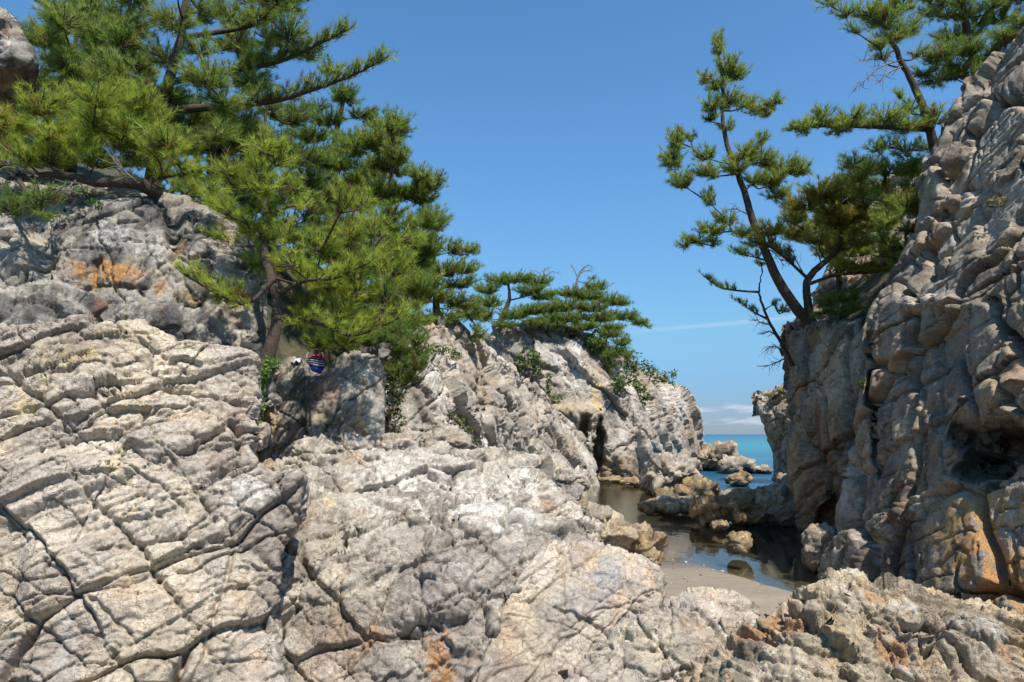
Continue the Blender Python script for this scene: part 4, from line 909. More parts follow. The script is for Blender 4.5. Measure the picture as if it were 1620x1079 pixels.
def pine(name, label, trunk, pads, seed, green='olive', trunk_r=(.12, .02), tuft=.17, count=44, width=.007, dens=1.0, limbs=None, group=None, bare=None, cat='pine tree', trunk_mat=None, brown=.05, up=.5, f0=.25, grow=1.0):
    """trunk: (px, py, d) line from the base up; pads: (px, py, rx, ry, d) masses of foliage the limbs carry;
    limbs: extra (px,py,d) lines with foliage along them"""
    rs = np.random.RandomState(seed); pads = [(q[0], q[1], q[2] * grow, q[3] * grow, q[4]) for q in pads]
    T = smooth_line([P(*q) for q in trunk], 7)
    T = T + .012 * rs.normal(size=T.shape) * np.linspace(0, 1, len(T))[:, None]
    root = empty(name, tuple(map(float, T[0]))); tag(root, label, cat, group)
    r = np.linspace(trunk_r[0], trunk_r[1], len(T)); r[0] *= 1.3
    st = Sticks(); st.add(T, r, 10); st.build('trunk', trunk_mat or M_BARK, root)
    nodes = [T[len(T) // 6:]]; cur = {}; org = tuple(root.location)
    g0, g1 = np.array(GREENS[green][0]), np.array(GREENS[green][1])
    up_v = np.array([0, 0, 1.0])
    def colour():
        if rs.rand() < brown: return np.array([.16, .10, .035]) * rs.uniform(.7, 1.2)
        t = rs.rand(); return g0 * (1 - t) + g1 * t
    def shoot(p, dirv, L):
        """a twig with tufts towards its end"""
        dirv = norm(dirv); m = max(2, int(L / (tuft * .62)))
        end = p + dirv * L + up_v * L * .18
        mid = p + dirv * L * .5 + up_v * L * .02
        line = np.array([p, mid, end])
        cur['lim'].add(line, np.linspace(.012, .004, 3) * (tuft / .17) ** .5, 3)
        line = smooth_line(line, 3)
        c = colour()
        for k in range(m):
            s = 1 - k * (.75 / max(m, 1)); q = line[int(s * (len(line) - 1))] + rs.normal(size=3) * tuft * .10
            cur['nd'].add(q, dirv * .7 + up_v * rs.uniform(.2, 1.0) * up * 1.4 + rs.normal(size=3) * .25, tuft * rs.uniform(.75, 1.15), c * rs.uniform(.88, 1.12))
    def close_limb():
        lo = cur['lim'].build('limb', M_BARK, root)
        if cur['nd'].p: cur['nd'].build('needles', lo, rs, count, width, origin=org)
    def pad(px, py, rx, ry, d, src=None):
        c = P(px, py, d); s = d / F; R3 = np.array([rx * s, .5 * (rx + ry) * s * 1.15, ry * s])
        base = src
        if base is None:
            low = np.concatenate(nodes)
            j = np.argmin(np.linalg.norm(low - c, axis=1) + .9 * np.maximum(low[:, 2] - c[2] + .15, 0)); base = low[j]
        mid = .5 * (base + c) + np.array([0, 0, -.10 * np.linalg.norm(c - base)]) + rs.normal(size=3) * .05
        line = smooth_line([base, mid, c - up_v * R3[2] * .25], 5)
        lim = Sticks(); rad = .016 + .012 * np.linalg.norm(c - base)
        rad = min(rad, trunk_r[0] * .55)
        lim.add(line, np.linspace(rad, .008, len(line)), 6); nodes.append(line[2:]); cur.update(lim=lim, nd=Needles())
        area = rx * ry * s * s
        n = max(4, int(dens * 7.4 * area / (tuft * tuft)))
        n = min(n, 260)
        for k in range(n):
            v = norm(rs.normal(size=3)); v[2] = v[2] * .8 + .15
            rr = rs.uniform(.35, 1.0) ** .6
            tgt = c + v * R3 * rr
            a = line[int(rs.uniform(.45, 1) * (len(line) - 1))] * .45 + (c + v * R3 * rr * .35) * .55
            L = np.linalg.norm(tgt - a)
            Lc = min(L, tuft * 3.2)
            dv = norm(tgt - a); shoot(tgt - dv * Lc, dv, Lc)
        close_limb()
    for q in limbs or []:
        lr = q[0] if isinstance(q[0], (int, float)) else None
        pts = q[1:] if lr else q
        line = smooth_line([P(*z) for z in pts], 8); LL = np.r_[0, np.cumsum(np.linalg.norm(np.diff(line, axis=0), axis=1))]
        lim = Sticks(); rad = min(.02 + .014 * LL[-1], trunk_r[0] * .6); lim.add(line, np.linspace(rad, .009, len(line)), 6); nodes.append(line[4:]); cur.update(lim=lim, nd=Needles())
        w = lr or .45; s = f0
        while s < 1:
            k = s * (len(line) - 1); i0 = min(int(k), len(line) - 2); p = line[i0] + (line[i0 + 1] - line[i0]) * (k - i0)
            t = norm(line[i0 + 1] - line[i0]); sd = norm(np.cross(t, up_v))
            for sg in (-1, 1):
                for _ in range(2):
                    v = t * rs.uniform(.4, 1.1) + sd * sg * rs.uniform(.2, 1) + up_v * rs.uniform(.0, .9)
                    L = w * rs.uniform(.5, 1.1) * (1 - .45 * s)
                    shoot(p, v, L)
                    if L > tuft * 2: shoot(p + norm(v) * L * .5, v + rs.normal(size=3) * .7, L * .55)
            s += tuft * .85 / max(LL[-1], .1) / dens
        shoot(line[-1], line[-1] - line[-2], tuft * 1.5)
        close_limb()
    for q in sorted(pads, key=lambda q: np.linalg.norm(T - P(q[0], q[1], q[4]), axis=1).min()): pad(*q)
    if bare:
        bs = Sticks()
        for pts in bare:
            line = smooth_line([P(*z) for z in pts], 6); bs.add(line, np.linspace(.018, .004, len(line)) * (pts[0][2] / 12) ** .5, 4)
            for k in range(2, len(line) - 1):
                for _ in range(2):
                    v = norm(norm(line[k + 1] - line[k]) + .7 * rs.normal(size=3)); L = rs.uniform(.12, .4) * tuft / .17
                    e = line[k] + v * L; bs.add([line[k], .5 * (line[k] + e) + rs.normal(size=3) * .02, e], [.006, .005, .003], 3)
        bs.build('bare_twigs', M_DEAD, root)['kind'] = 'stuff'
    return root
def fill(poly, n, r, d, seed, ratio=.7, keep=.72):
    """pads scattered evenly through an outline"""
    rs = np.random.RandomState(seed); poly = np.array(poly, float); out = []
    def inside(x, y):
        c = False; j = len(poly) - 1
        for i in range(len(poly)):
            if (poly[i, 1] > y) != (poly[j, 1] > y) and x < (poly[j, 0] - poly[i, 0]) * (y - poly[i, 1]) / (poly[j, 1] - poly[i, 1]) + poly[i, 0]: c = not c
            j = i
        return c
    lo, hi = poly.min(0), poly.max(0); tries = 0
    while len(out) < n and tries < 6000:
        tries += 1
        x, y = rs.uniform(lo, hi); rr = rs.uniform(.75, 1.25) * r
        if not inside(x, y): continue
        if any(math.hypot(x - o[0], y - o[1]) < keep * (rr + o[2]) * .62 for o in out): continue
        out.append((x, y, rr, rr * ratio, rs.uniform(*d)))
    return out
def leaves(name, label, blobs, seed, size=.06, green=((.04, .09, .015), (.10, .16, .03)), dens=1.0, cat='bush', stems=True, group=None, droop=.0):
    """broad-leaved bush or creeper: leaf quads spread through blobs (px, py, rx, ry, d) with stems"""
    rs = np.random.RandomState(seed); Vs = []; Cs = []; st = Sticks()
    b0 = blobs[0]; root_p = P(b0[0], b0[1] + b0[3], b0[4])
    root = empty(name, tuple(map(float, root_p))); tag(root, label, cat, group)
    for (px, py, rx, ry, d) in blobs:
        c = P(px, py, d); s = d / F; R3 = np.array([rx * s, max(.12, .6 * min(rx, ry) * s * 1.2), ry * s])
        n = int(dens * 20 * rx * ry * s * s / (size * size)) + 20
        v = norm(rs.normal(size=(n, 3))) * rs.uniform(.3, 1, (n, 1)) ** .5
        lump = 1 + .35 * np.sin(v[:, :1] * 5 + seed) * np.cos(v[:, 2:] * 6)
        p = c + v * R3 * lump
        nn = norm(v * .6 + rs.normal(size=(n, 3)) * .6 + np.array([0, -.2, .6])); t = norm(np.cross(nn, rs.normal(size=(n, 3)))); u = np.cross(nn, t)
        L = size * rs.uniform(.6, 1.3, (n, 1))
        Vs.append(np.stack([p - t * L * .6, p - u * L * .32 + t * .0, p + t * L * .7 - nn * L * .15, p + u * L * .32], 1).reshape(-1, 3))
        k = rs.uniform(0, 1, (n, 1)); col = np.array(green[0]) * (1 - k) + np.array(green[1]) * k
        Cs.append(np.repeat(col, 4, 0))
        if stems:
            for _ in range(max(3, n // 60)):
                e = c + norm(rs.normal(size=3)) * R3 * .9; b = c + np.array([rs.uniform(-.4, .4) * R3[0], .1, -R3[2] * .9])
                st.add(smooth_line([b, .5 * (b + e) + rs.normal(size=3) * .04, e], 3), np.linspace(.010, .003, 7), 3)
    V = np.concatenate(Vs); o = raw_mesh('foliage', V, np.arange(len(V)).reshape(-1, 4), M_LEAF, np.concatenate(Cs), smooth=False, parent=root); o['kind'] = 'stuff'
    if stems: st.build('stems', M_BARK, root)['kind'] = 'stuff'
    return root

# ------------------------------------------------------------------ left pines
pine('pine_tree', 'bright green pine with a dark bare lower trunk in front of the rust-streaked cliff',
     [(416, 585, 9.7), (428, 550, 9.7), (438, 510, 9.75), (437, 470, 9.8), (424, 425, 9.9), (416, 385, 10), (418, 320, 10.1), (416, 215, 10.2)],
     fill([(300, 330), (340, 260), (400, 215), (440, 225), (470, 290), (560, 310), (640, 370), (650, 440), (600, 520), (540, 555), (460, 540), (455, 460), (400, 400), (330, 380)], 34, 36, (9.3, 11.0), 301, .75)
     + [(415, 225, 22, 30, 10.1), (412, 260, 30, 28, 10.0), (560, 440, 34, 24, 9.5), (350, 465, 40, 16, 9.6), (520, 540, 34, 12, 10.1)], 401, 'bright', (.105, .03), 0.155, 46, 0.0059, dens=.75,
     limbs=[[(437, 468, 9.8), (480, 445, 9.7), (530, 440, 9.5), (575, 420, 9.3)], [(436, 440, 9.8), (390, 480, 9.6), (340, 462, 9.5), (300, 440, 9.4)], [(438, 500, 9.8), (505, 512, 9.7), (560, 530, 9.6), (640, 500, 9.5)]], brown=.03)
pine('pine_tree', 'large spreading pine in the upper left with long limbs reaching right into the sky',
     [(240, 300, 12.6), (250, 230, 12.5), (262, 150, 12.4), (285, 60, 12.4), (300, -40, 12.4)],
     fill([(60, 30), (140, 0), (250, -60), (430, -60), (470, 30), (440, 110), (370, 150), (340, 230), (210, 250), (90, 210)], 40, 44, (11.4, 13.4), 303, .7)
     + [(480, 85, 40, 22, 12.2), (430, 60, 40, 26, 12.2), (520, 110, 34, 16, 12.2), (460, 10, 30, 22, 12.5), (400, 130, 40, 20, 12.4)], 403, 'olive', (.16, .05), 0.165, 42, 0.0067,
     limbs=[[(262, 175, 12.4), (375, 166, 12.3), (440, 158, 12.2), (500, 140, 12.1), (560, 118, 12.1), (606, 94, 12.0)], [(268, 130, 12.4), (365, 112, 12.3), (440, 98, 12.2), (500, 72, 12.1), (545, 50, 12.1)], [(285, 60, 12.4), (400, 40, 12.4), (450, 10, 12.4), (490, -5, 12.4)],
            [(262, 150, 12.4), (190, 110, 12.2), (120, 90, 12), (80, 70, 12)]], brown=.06)
pine('pine_tree', 'low creeping pine with a thick horizontal trunk on the cliff top at far left',
     [(255, 310, 10.7), (215, 290, 10.5), (150, 288, 10.4), (90, 275, 10.4), (30, 285, 10.4)],
     fill([(-60, 190), (20, 170), (110, 150), (200, 140), (260, 180), (300, 250), (270, 275), (180, 255), (90, 250), (-60, 270)], 26, 40, (9.9, 11.2), 305, .65) + [(220, 160, 30, 34, 10.3), (200, 200, 36, 30, 10.2), (300, 270, 36, 24, 10.3), (330, 300, 36, 24, 10.2), (240, 235, 40, 26, 10.1)], 405, 'bright', (.12, .03), 0.155, 42, 0.0063,
     bare=[[(220, 290, 10.3), (190, 265, 10.2), (180, 250, 10.2)], [(120, 285, 10.3), (105, 300, 10.2), (95, 315, 10.2)], [(60, 280, 10.3), (30, 262, 10.2), (5, 260, 10.2)]], brown=.06)
pine('pine_bush', 'low olive pine bush behind the thick end of the creeping trunk', [(270, 330, 11.6), (272, 310, 11.6), (275, 290, 11.6)],
     [(250, 300, 34, 18, 11.5), (300, 305, 34, 20, 11.6), (340, 325, 34, 22, 11.7), (200, 285, 30, 14, 11.5), (370, 350, 30, 20, 11.9)], 406, 'olive', (.05, .02), .155, 40, .0065)
pine('pine_sprig', 'dark shaded pine sprig at the left edge above the grey boulder', [(30, 285, 10.2), (40, 300, 9.9), (50, 315, 9.7), (55, 330, 9.6)], [(30, 320, 40, 22, 9.6), (70, 310, 34, 22, 9.6), (10, 335, 30, 18, 9.6), (60, 340, 30, 16, 9.6)], 407, 'deep', (.04, .015), 0.155, 42, 0.0063)
pine('pine_sprig', 'short pine branch at the left edge before the dark crag', [(-30, 200, 10.8), (-10, 190, 10.6), (5, 182, 10.5)], [(0, 180, 28, 22, 10.5), (12, 196, 20, 14, 10.4)], 408, 'yellow', (.03, .015), 0.155, 42, 0.0063)
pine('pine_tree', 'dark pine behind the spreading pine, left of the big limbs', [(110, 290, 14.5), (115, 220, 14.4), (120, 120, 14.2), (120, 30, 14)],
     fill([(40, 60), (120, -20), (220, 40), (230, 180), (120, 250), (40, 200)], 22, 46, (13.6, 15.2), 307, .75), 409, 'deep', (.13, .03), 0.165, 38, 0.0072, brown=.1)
pine('pine_tree', 'rounded-top pine against the sky behind the long limbs', [(545, 470, 20), (540, 400, 20), (530, 300, 20), (530, 220, 20), (548, 140, 20)],
     [(545, 155, 34, 22, 20), (520, 190, 40, 16, 19.8), (575, 180, 30, 14, 20), (600, 195, 32, 13, 20), (490, 215, 46, 18, 19.6), (560, 225, 40, 18, 19.6), (625, 235, 16, 24, 19.6), (520, 260, 50, 20, 19.5), (590, 270, 44, 22, 19.6), (460, 250, 40, 24, 20), (470, 300, 46, 28, 20.2), (555, 310, 50, 26, 19.4), (610, 310, 44, 26, 19.2), (500, 170, 26, 14, 20), (455, 190, 36, 22, 20.4), (430, 230, 40, 30, 20.5)], 411, 'deep', (.2, .05), 0.165, 34, 0.0099, dens=1.1, brown=.06)
pine('pine_tree', 'dense pine whose right edge steps down the skyline towards the bluff', [(610, 540, 17.5), (612, 470, 17.5), (615, 380, 17.5), (618, 290, 17.5), (620, 215, 17.5)],
     fill([(560, 220), (625, 200), (650, 270), (685, 290), (690, 340), (690, 390), (650, 430), (560, 430), (500, 380), (500, 290)], 34, 32, (16.6, 18.4), 309, .8) + [(622, 235, 20, 30, 17.4), (662, 300, 24, 24, 17.2), (676, 350, 22, 26, 17.2)], 413, 'olive', (.17, .04), 0.165, 36, 0.0090, dens=1.1, brown=.07)
pine('pine_tree', 'pine with upright candles on the skyline just left of the bluff gap', [(690, 530, 21), (690, 480, 21), (688, 430, 21), (685, 370, 21)],
     [(684, 385, 14, 30, 20.8), (665, 410, 30, 20, 20.5), (715, 395, 18, 20, 20.8), (740, 398, 24, 14, 21), (735, 425, 34, 14, 20.8), (700, 430, 40, 16, 20.6), (650, 440, 40, 20, 20.2), (720, 450, 44, 14, 20.8), (680, 470, 44, 20, 20.2), (640, 480, 44, 24, 19.6), (730, 480, 36, 20, 21), (700, 505, 40, 16, 20.6), (745, 500, 26, 22, 21.2), (755, 530, 16, 26, 21.4), (650, 512, 40, 20, 19.4), (615, 460, 40, 30, 19)], 415, 'olive', (.15, .03), 0.165, 34, 0.0099, brown=.12,
     bare=[[(690, 470, 20.8), (720, 462, 20.6), (750, 470, 20.6)], [(690, 440, 20.8), (640, 425, 20), (620, 400, 20)]])
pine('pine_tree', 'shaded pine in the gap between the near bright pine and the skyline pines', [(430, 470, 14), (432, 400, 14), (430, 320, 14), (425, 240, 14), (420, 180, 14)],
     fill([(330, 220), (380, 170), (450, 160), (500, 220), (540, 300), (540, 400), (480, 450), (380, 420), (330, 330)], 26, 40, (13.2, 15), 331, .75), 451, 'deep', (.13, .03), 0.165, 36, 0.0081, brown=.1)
pine('pine_tree', 'leafy pine behind the dappled block filling the slope below the skyline', [(560, 560, 15), (565, 500, 15), (570, 440, 15), (575, 380, 15)],
     fill([(470, 420), (520, 370), (600, 380), (670, 430), (680, 500), (640, 545), (540, 550), (470, 520)], 24, 34, (14.2, 15.8), 333, .75), 453, 'olive', (.12, .03), 0.165, 36, 0.0081, brown=.06)
pine('pine_tree', 'olive pine on the slope behind the creeping pine, under the spreading limbs', [(330, 330, 13), (335, 290, 13), (340, 230, 13), (345, 180, 13)],
     fill([(270, 200), (330, 160), (390, 200), (400, 290), (340, 320), (280, 290)], 14, 38, (12.4, 13.4), 335, .75), 455, 'olive', (.10, .03), 0.165, 38, 0.0072, brown=.06)
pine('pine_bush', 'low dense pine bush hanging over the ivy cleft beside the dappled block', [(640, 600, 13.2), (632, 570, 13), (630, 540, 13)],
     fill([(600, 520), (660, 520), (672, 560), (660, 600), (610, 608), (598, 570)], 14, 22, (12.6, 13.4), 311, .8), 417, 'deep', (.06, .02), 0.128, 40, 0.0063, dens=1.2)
leaves('creeper', 'ivy-like creeper hanging in the dark cleft right of the dappled block', [(622, 630, 18, 30, 12.6), (628, 665, 14, 24, 12.7), (615, 600, 14, 18, 12.4)], 501, .05, ((.03, .05, .012), (.10, .11, .03)), .6, 'creeper')
leaves('creeper', 'leafy green creeper growing in the crack right of the slabbed outcrop', [(415, 592, 14, 24, 8.8), (408, 640, 9, 30, 8.2), (428, 575, 14, 14, 9.0), (406, 675, 7, 18, 8.0)], 502, .045, ((.05, .11, .015), (.15, .23, .04)), 1.2, 'creeper')
leaves('moss_streak', 'green plant streak running down a crack of the white cliff', [(715, 655, 8, 8, 16.9), (728, 668, 9, 9, 17.2), (742, 683, 8, 10, 17.6), (750, 704, 6, 12, 17.8)], 503, .06, ((.06, .08, .02), (.14, .17, .05)), .9, 'plants')
leaves('cliff_shrub', 'small green tuft on top of the white cliff', [(692, 552, 26, 10, 17.8), (720, 560, 12, 10, 19)], 504, .07, ((.06, .10, .02), (.14, .18, .05)), .7, 'shrub')

# ------------------------------------------------------------------ bluff pines
bl = 'wind-shaped pines on the far bluff'
pine('bluff_pine', 'flat-topped pine with an open forked trunk at the left end of the bluff', [(790, 515, 37.6), (800, 490, 37.6), (806, 470, 37.6), (804, 445, 37.6)],
     [(790, 445, 30, 12, 37.4), (820, 442, 34, 12, 37.6), (770, 458, 26, 13, 37.2), (850, 448, 30, 12, 37.8), (835, 460, 30, 12, 37.4), (775, 480, 26, 14, 37.0), (860, 470, 30, 13, 37.6), (765, 500, 20, 20, 37.0), (812, 500, 30, 12, 36.8), (840, 492, 34, 12, 37.0), (870, 490, 30, 13, 37.0), (800, 515, 26, 10, 36.6), (848, 512, 30, 10, 36.6), (872, 505, 26, 12, 36.8)], 421, 'far', (.2, .05), 0.204, 24, 0.0135, dens=1.2, group=bl, limbs=[[(806, 475, 37.6), (835, 468, 37.4), (860, 455, 37.4)]])
pine('bluff_pine', 'broad layered pine in the middle of the bluff top leaning right', [(905, 530, 37.4), (915, 505, 37.4), (920, 480, 37.6), (930, 455, 37.8)],
     [(905, 465, 30, 13, 37.6), (945, 455, 24, 12, 37.8), (930, 470, 34, 13, 37.6), (965, 475, 26, 12, 37.8), (890, 485, 34, 14, 37.2), (935, 488, 36, 13, 37.4), (985, 480, 20, 12, 37.8), (900, 505, 34, 13, 37.0), (950, 505, 34, 13, 37.2), (990, 502, 26, 12, 37.7), (1012, 512, 18, 9, 39.1), (970, 520, 24, 10, 37.2), (925, 518, 30, 12, 36.8), (880, 515, 24, 12, 36.8)], 423, 'far', (.2, .05), 0.204, 24, 0.0135, dens=1.2, group=bl, limbs=[[(920, 500, 37.4), (960, 500, 37.4), (1000, 505, 38.4), (1026, 518, 39.9)]])
pine('bluff_pine', 'small dark pine on the right slope of the bluff above the shrubs', [(958, 560, 37.0), (958, 540, 37.0), (965, 520, 37.0)], [(965, 528, 26, 14, 37.0), (985, 540, 20, 13, 37.0), (950, 545, 18, 14, 36.8), (978, 556, 20, 14, 37.0), (962, 565, 16, 12, 36.8), (992, 562, 12, 14, 37.7)], 425, 'far', (.12, .04), 0.204, 24, 0.0144, group=bl)
pine('dead_snag', 'bare dead snag sticking up from the bluff pines', [(912, 462, 37.9), (913, 445, 37.9), (918, 430, 37.9), (925, 422, 37.9)], [(938, 440, 10, 4, 37.9)], 427, 'far', (.09, .03), 0.165, 16, 0.0126, trunk_mat=M_DEAD, cat='dead tree',
     bare=[[(914, 440, 37.9), (908, 425, 37.9), (905, 420, 37.9)], [(918, 430, 37.9), (930, 420, 37.9), (940, 424, 37.9)], [(916, 434, 37.9), (926, 428, 37.9), (936, 430, 37.9)]])
pine('dead_snag', 'low grey leafless crown on the bluff behind the flat-topped pine', [(862, 450, 38.2), (862, 438, 38.2), (858, 428, 38.2)], [], 428, 'far', (.06, .02), 0.165, 10, 0.0126, trunk_mat=M_DEAD, cat='dead tree',
     bare=[[(862, 442, 38.2), (850, 430, 38.2), (838, 428, 38.2)], [(862, 440, 38.2), (872, 430, 38.2), (885, 432, 38.2)], [(860, 436, 38.2), (862, 426, 38.2), (870, 424, 38.2)], [(862, 440, 38.2), (846, 436, 38.2), (836, 436, 38.2)]])
for i, (bb, lab) in enumerate([
    ([(835, 562, 20, 17, 35.6), (848, 578, 14, 20, 35.4), (822, 575, 12, 14, 35.6)], 'dark green bush in the shaded hollow of the bluff face'),
    ([(990, 598, 22, 14, 35.5), (978, 606, 12, 14, 35.0), (1010, 612, 14, 12, 37.0), (1016, 626, 14, 14, 37.0)], 'green bush hanging on the sunlit bluff face'),
    ([(1000, 572, 14, 20, 38.4), (1020, 585, 12, 17, 39.8), (1035, 592, 10, 17, 40.8)], 'row of shrubs along the right shoulder of the bluff'),
    ([(1050, 600, 10, 14, 42.0), (1060, 606, 9, 10, 42.6), (1066, 592, 6, 7, 43.2)], 'small rounded shrub at the right tip of the bluff crest'),
    ([(868, 610, 5, 23, 34.8), (878, 632, 10, 10, 34.6)], 'thin green plants in the cleft of the bluff beside the white cliff crest'),
    ([(940, 540, 20, 23, 37.0), (965, 575, 12, 14, 36.8)], 'grassy shrubs under the middle bluff pine')]):
    leaves('bluff_shrub', lab, bb, 520 + i, .13, ((.05, .09, .018), (.13, .17, .04)), .9, 'shrub', group='shrubs on the far bluff')

# ------------------------------------------------------------------ right pines
pine('pine_tree', 'tall leaning pine on the rock pillar standing out against the sky',
     [(1278, 508, 15.4), (1258, 485, 15.3), (1232, 445, 15.2), (1212, 400, 15.2), (1190, 345, 15.2), (1175, 295, 15.2), (1152, 235, 15.2), (1143, 190, 15.2), (1142, 130, 15.2), (1136, 60, 15.2)],
     [(1137, 75, 11, 24, 15.2), (1150, 105, 18, 18, 15.1), (1165, 120, 20, 14, 15.3), (1135, 135, 20, 14, 15), (1180, 165, 18, 12, 15.2), (1150, 160, 24, 16, 15.2), (1118, 125, 14, 10, 15.2), (1125, 165, 18, 14, 15.0), (1122, 185, 14, 10, 15.1),
      (1200, 175, 22, 12, 15.1), (1222, 162, 16, 11, 15.0), (1215, 180, 12, 8, 15.0), (1090, 212, 14, 8, 15.2), (1150, 200, 12, 10, 15.2),
      (1070, 225, 14, 24, 15.2), (1062, 255, 20, 20, 15.2), (1075, 285, 18, 18, 15.1), (1115, 245, 20, 14, 15.0), (1120, 275, 24, 12, 15.0), (1120, 315, 10, 14, 15.0),
      (1180, 245, 26, 16, 15.0), (1205, 220, 10, 14, 15.0), (1210, 255, 24, 14, 15.2), (1165, 265, 26, 14, 14.9), (1240, 265, 28, 14, 15.3), (1225, 285, 26, 14, 15.2), (1265, 270, 20, 14, 15.3), (1230, 310, 20, 16, 15.4), (1195, 285, 20, 12, 15.0),
      (1125, 365, 24, 14, 15.2), (1100, 380, 22, 10, 15.2), (1080, 388, 12, 9, 15.2), (1150, 345, 20, 10, 15.1), (1130, 385, 10, 10, 15.2), (1175, 370, 18, 10, 15.0), (1170, 400, 14, 8, 15.0)], 431, 'olive', (.135, .02), 0.155, 40, 0.0072, dens=1.35, grow=1.27, brown=.05,
     bare=[[(1185, 340, 15.2), (1160, 330, 15.1), (1140, 345, 15)], [(1200, 380, 15.2), (1180, 360, 15.1), (1165, 350, 15)], [(1205, 390, 15.2), (1225, 400, 15.0), (1240, 420, 15)]])
pine('pine_tree', 'crooked forked pine with yellow-green crown sharing the pillar top with the leaning pine',
     [(1282, 508, 15.5), (1278, 480, 15.4), (1277, 445, 15.3), (1300, 418, 15.3), (1322, 398, 15.3), (1330, 370, 15.4), (1320, 320, 15.5)],
     fill([(1230, 345), (1280, 310), (1340, 285), (1390, 300), (1400, 360), (1340, 400), (1250, 390), (1215, 370)], 20, 26, (14.7, 16), 321, .55) + [(1210, 365, 22, 12, 15), (1190, 385, 16, 10, 15), (1330, 340, 30, 14, 15), (1360, 420, 30, 8, 15)], 433, 'yellow', (.11, .03), 0.155, 38, 0.0072, dens=1.3, grow=1.28, brown=.05,
     limbs=[[(1278, 450, 15.3), (1320, 436, 15.2), (1370, 432, 15), (1400, 430, 15)], [(1277, 440, 15.3), (1250, 415, 15.2), (1225, 395, 15.1), (1200, 385, 15)]], bare=[[(1270, 430, 15.3), (1250, 400, 15.2), (1230, 395, 15)], [(1300, 418, 15.2), (1290, 395, 15), (1270, 385, 15)]])
pine('pine_sapling', 'thin nearly bare sapling leaning left from the side of the pillar', [(1254, 578, 16.2), (1238, 545, 16), (1220, 515, 15.9), (1204, 475, 15.9), (1201, 455, 15.9), (1206, 430, 15.9)],
     [(1205, 415, 12, 10, 15.9), (1195, 400, 12, 8, 15.9), (1240, 490, 18, 8, 16.1), (1225, 480, 12, 7, 16)], 435, 'olive', (.05, .012), 0.136, 36, 0.0077, cat='sapling', dens=.8,
     limbs=[[.22, (1201, 462, 15.9), (1170, 460, 15.8), (1140, 455, 15.8), (1118, 440, 15.8)], [.2, (1215, 505, 15.9), (1195, 495, 15.9), (1170, 478, 15.9)]],
     bare=[[(1230, 535, 16), (1220, 525, 15.9), (1205, 528, 15.9)], [(1240, 555, 16), (1225, 548, 15.9), (1212, 552, 15.9)], [(1222, 515, 15.9), (1205, 510, 15.8), (1190, 505, 15.8)], [(1246, 565, 16), (1225, 575, 15.9), (1210, 580, 15.9)]], f0=.4)
pine('pine_tree', 'slender pine with a long level limb reaching left, rooted at the right cliff edge', [(1482, 262, 13.2), (1476, 225, 13.1), (1462, 175, 13), (1446, 135, 13), (1425, 95, 13), (1405, 50, 13), (1392, -10, 13)],
     [(1400, 30, 34, 22, 13), (1370, 20, 26, 14, 12.8), (1335, 18, 24, 9, 12.8), (1310, 4, 20, 9, 12.8), (1350, 45, 14, 8, 12.8), (1420, 55, 26, 18, 12.9), (1390, 70, 20, 12, 12.8), (1440, 45, 22, 18, 13.2), (1395, 90, 14, 8, 12.9), (1455, 85, 16, 10, 13.1), (1430, 5, 30, 14, 13), (1465, 115, 24, 12, 13.2), (1485, 130, 24, 14, 13.3), (1440, 170, 18, 12, 13), (1420, 150, 12, 7, 13), (1400, 185, 34, 14, 12.8), (1350, 190, 34, 14, 12.7), (1300, 185, 20, 16, 12.7), (1275, 205, 20, 12, 12.7), (1325, 205, 26, 12, 12.7), (1440, 200, 34, 16, 12.9), (1480, 190, 24, 20, 13)], 437, 'olive', (.10, .03), 0.155, 38, 0.0067, dens=1.25, grow=1.25, brown=.05,
     limbs=[[.28, (1472, 205, 13.1), (1420, 202, 12.9), (1350, 200, 12.8), (1300, 200, 12.7), (1256, 204, 12.7)]],
     bare=[[(1425, 95, 13), (1395, 105, 12.8), (1370, 125, 12.7), (1352, 140, 12.7)], [(1428, 105, 13), (1405, 115, 12.8), (1390, 130, 12.7)], [(1415, 80, 13), (1385, 92, 12.8), (1358, 95, 12.7)]])
pine('pine_tree', 'upper right corner pine with dark hanging branches over the cliff', [(1552, 150, 13.6), (1545, 110, 13.5), (1532, 60, 13.4), (1524, 10, 13.4), (1520, -50, 13.4)],
     fill([(1455, 0), (1500, -40), (1600, -40), (1660, 20), (1610, 60), (1590, 120), (1540, 130), (1500, 110), (1480, 60)], 26, 26, (12.8, 14.2), 323, .6) + [(1510, 120, 24, 14, 13.5), (1480, 100, 18, 12, 13.2), (1590, 60, 24, 18, 13), (1560, 100, 24, 14, 13.2)], 439, 'deep', (.12, .04), 0.155, 38, 0.0067, dens=1.25, grow=1.2, brown=.06,
     limbs=[[.3, (1546, 115, 13.5), (1575, 80, 13.2), (1600, 62, 13)], [.3, (1540, 90, 13.4), (1505, 85, 13.2), (1470, 92, 13)]])
pine('pine_tree', 'short dark pine with a bare stem in front of the sunlit upper outcrop', [(1398, 420, 14), (1394, 385, 14), (1396, 350, 14), (1398, 310, 14), (1400, 270, 14)],
     fill([(1340, 260), (1400, 225), (1470, 225), (1465, 330), (1440, 350), (1390, 330), (1345, 300)], 18, 28, (13.4, 14.6), 325, .65) + [(1440, 270, 34, 24, 13.6), (1440, 310, 26, 20, 13.6), (1370, 270, 34, 16, 13.6)], 441, 'olive', (.07, .03), 0.155, 38, 0.0067, dens=.95)
pine('pine_bush', 'bushy dark pine filling the ledge between the slender pine and the cliff', [(1440, 430, 13.4), (1436, 400, 13.3), (1432, 370, 13.3)], fill([(1385, 340), (1460, 310), (1470, 380), (1430, 420), (1395, 400)], 12, 26, (12.9, 13.6), 327, .75), 443, 'olive', (.06, .02), 0.155, 40, 0.0063)
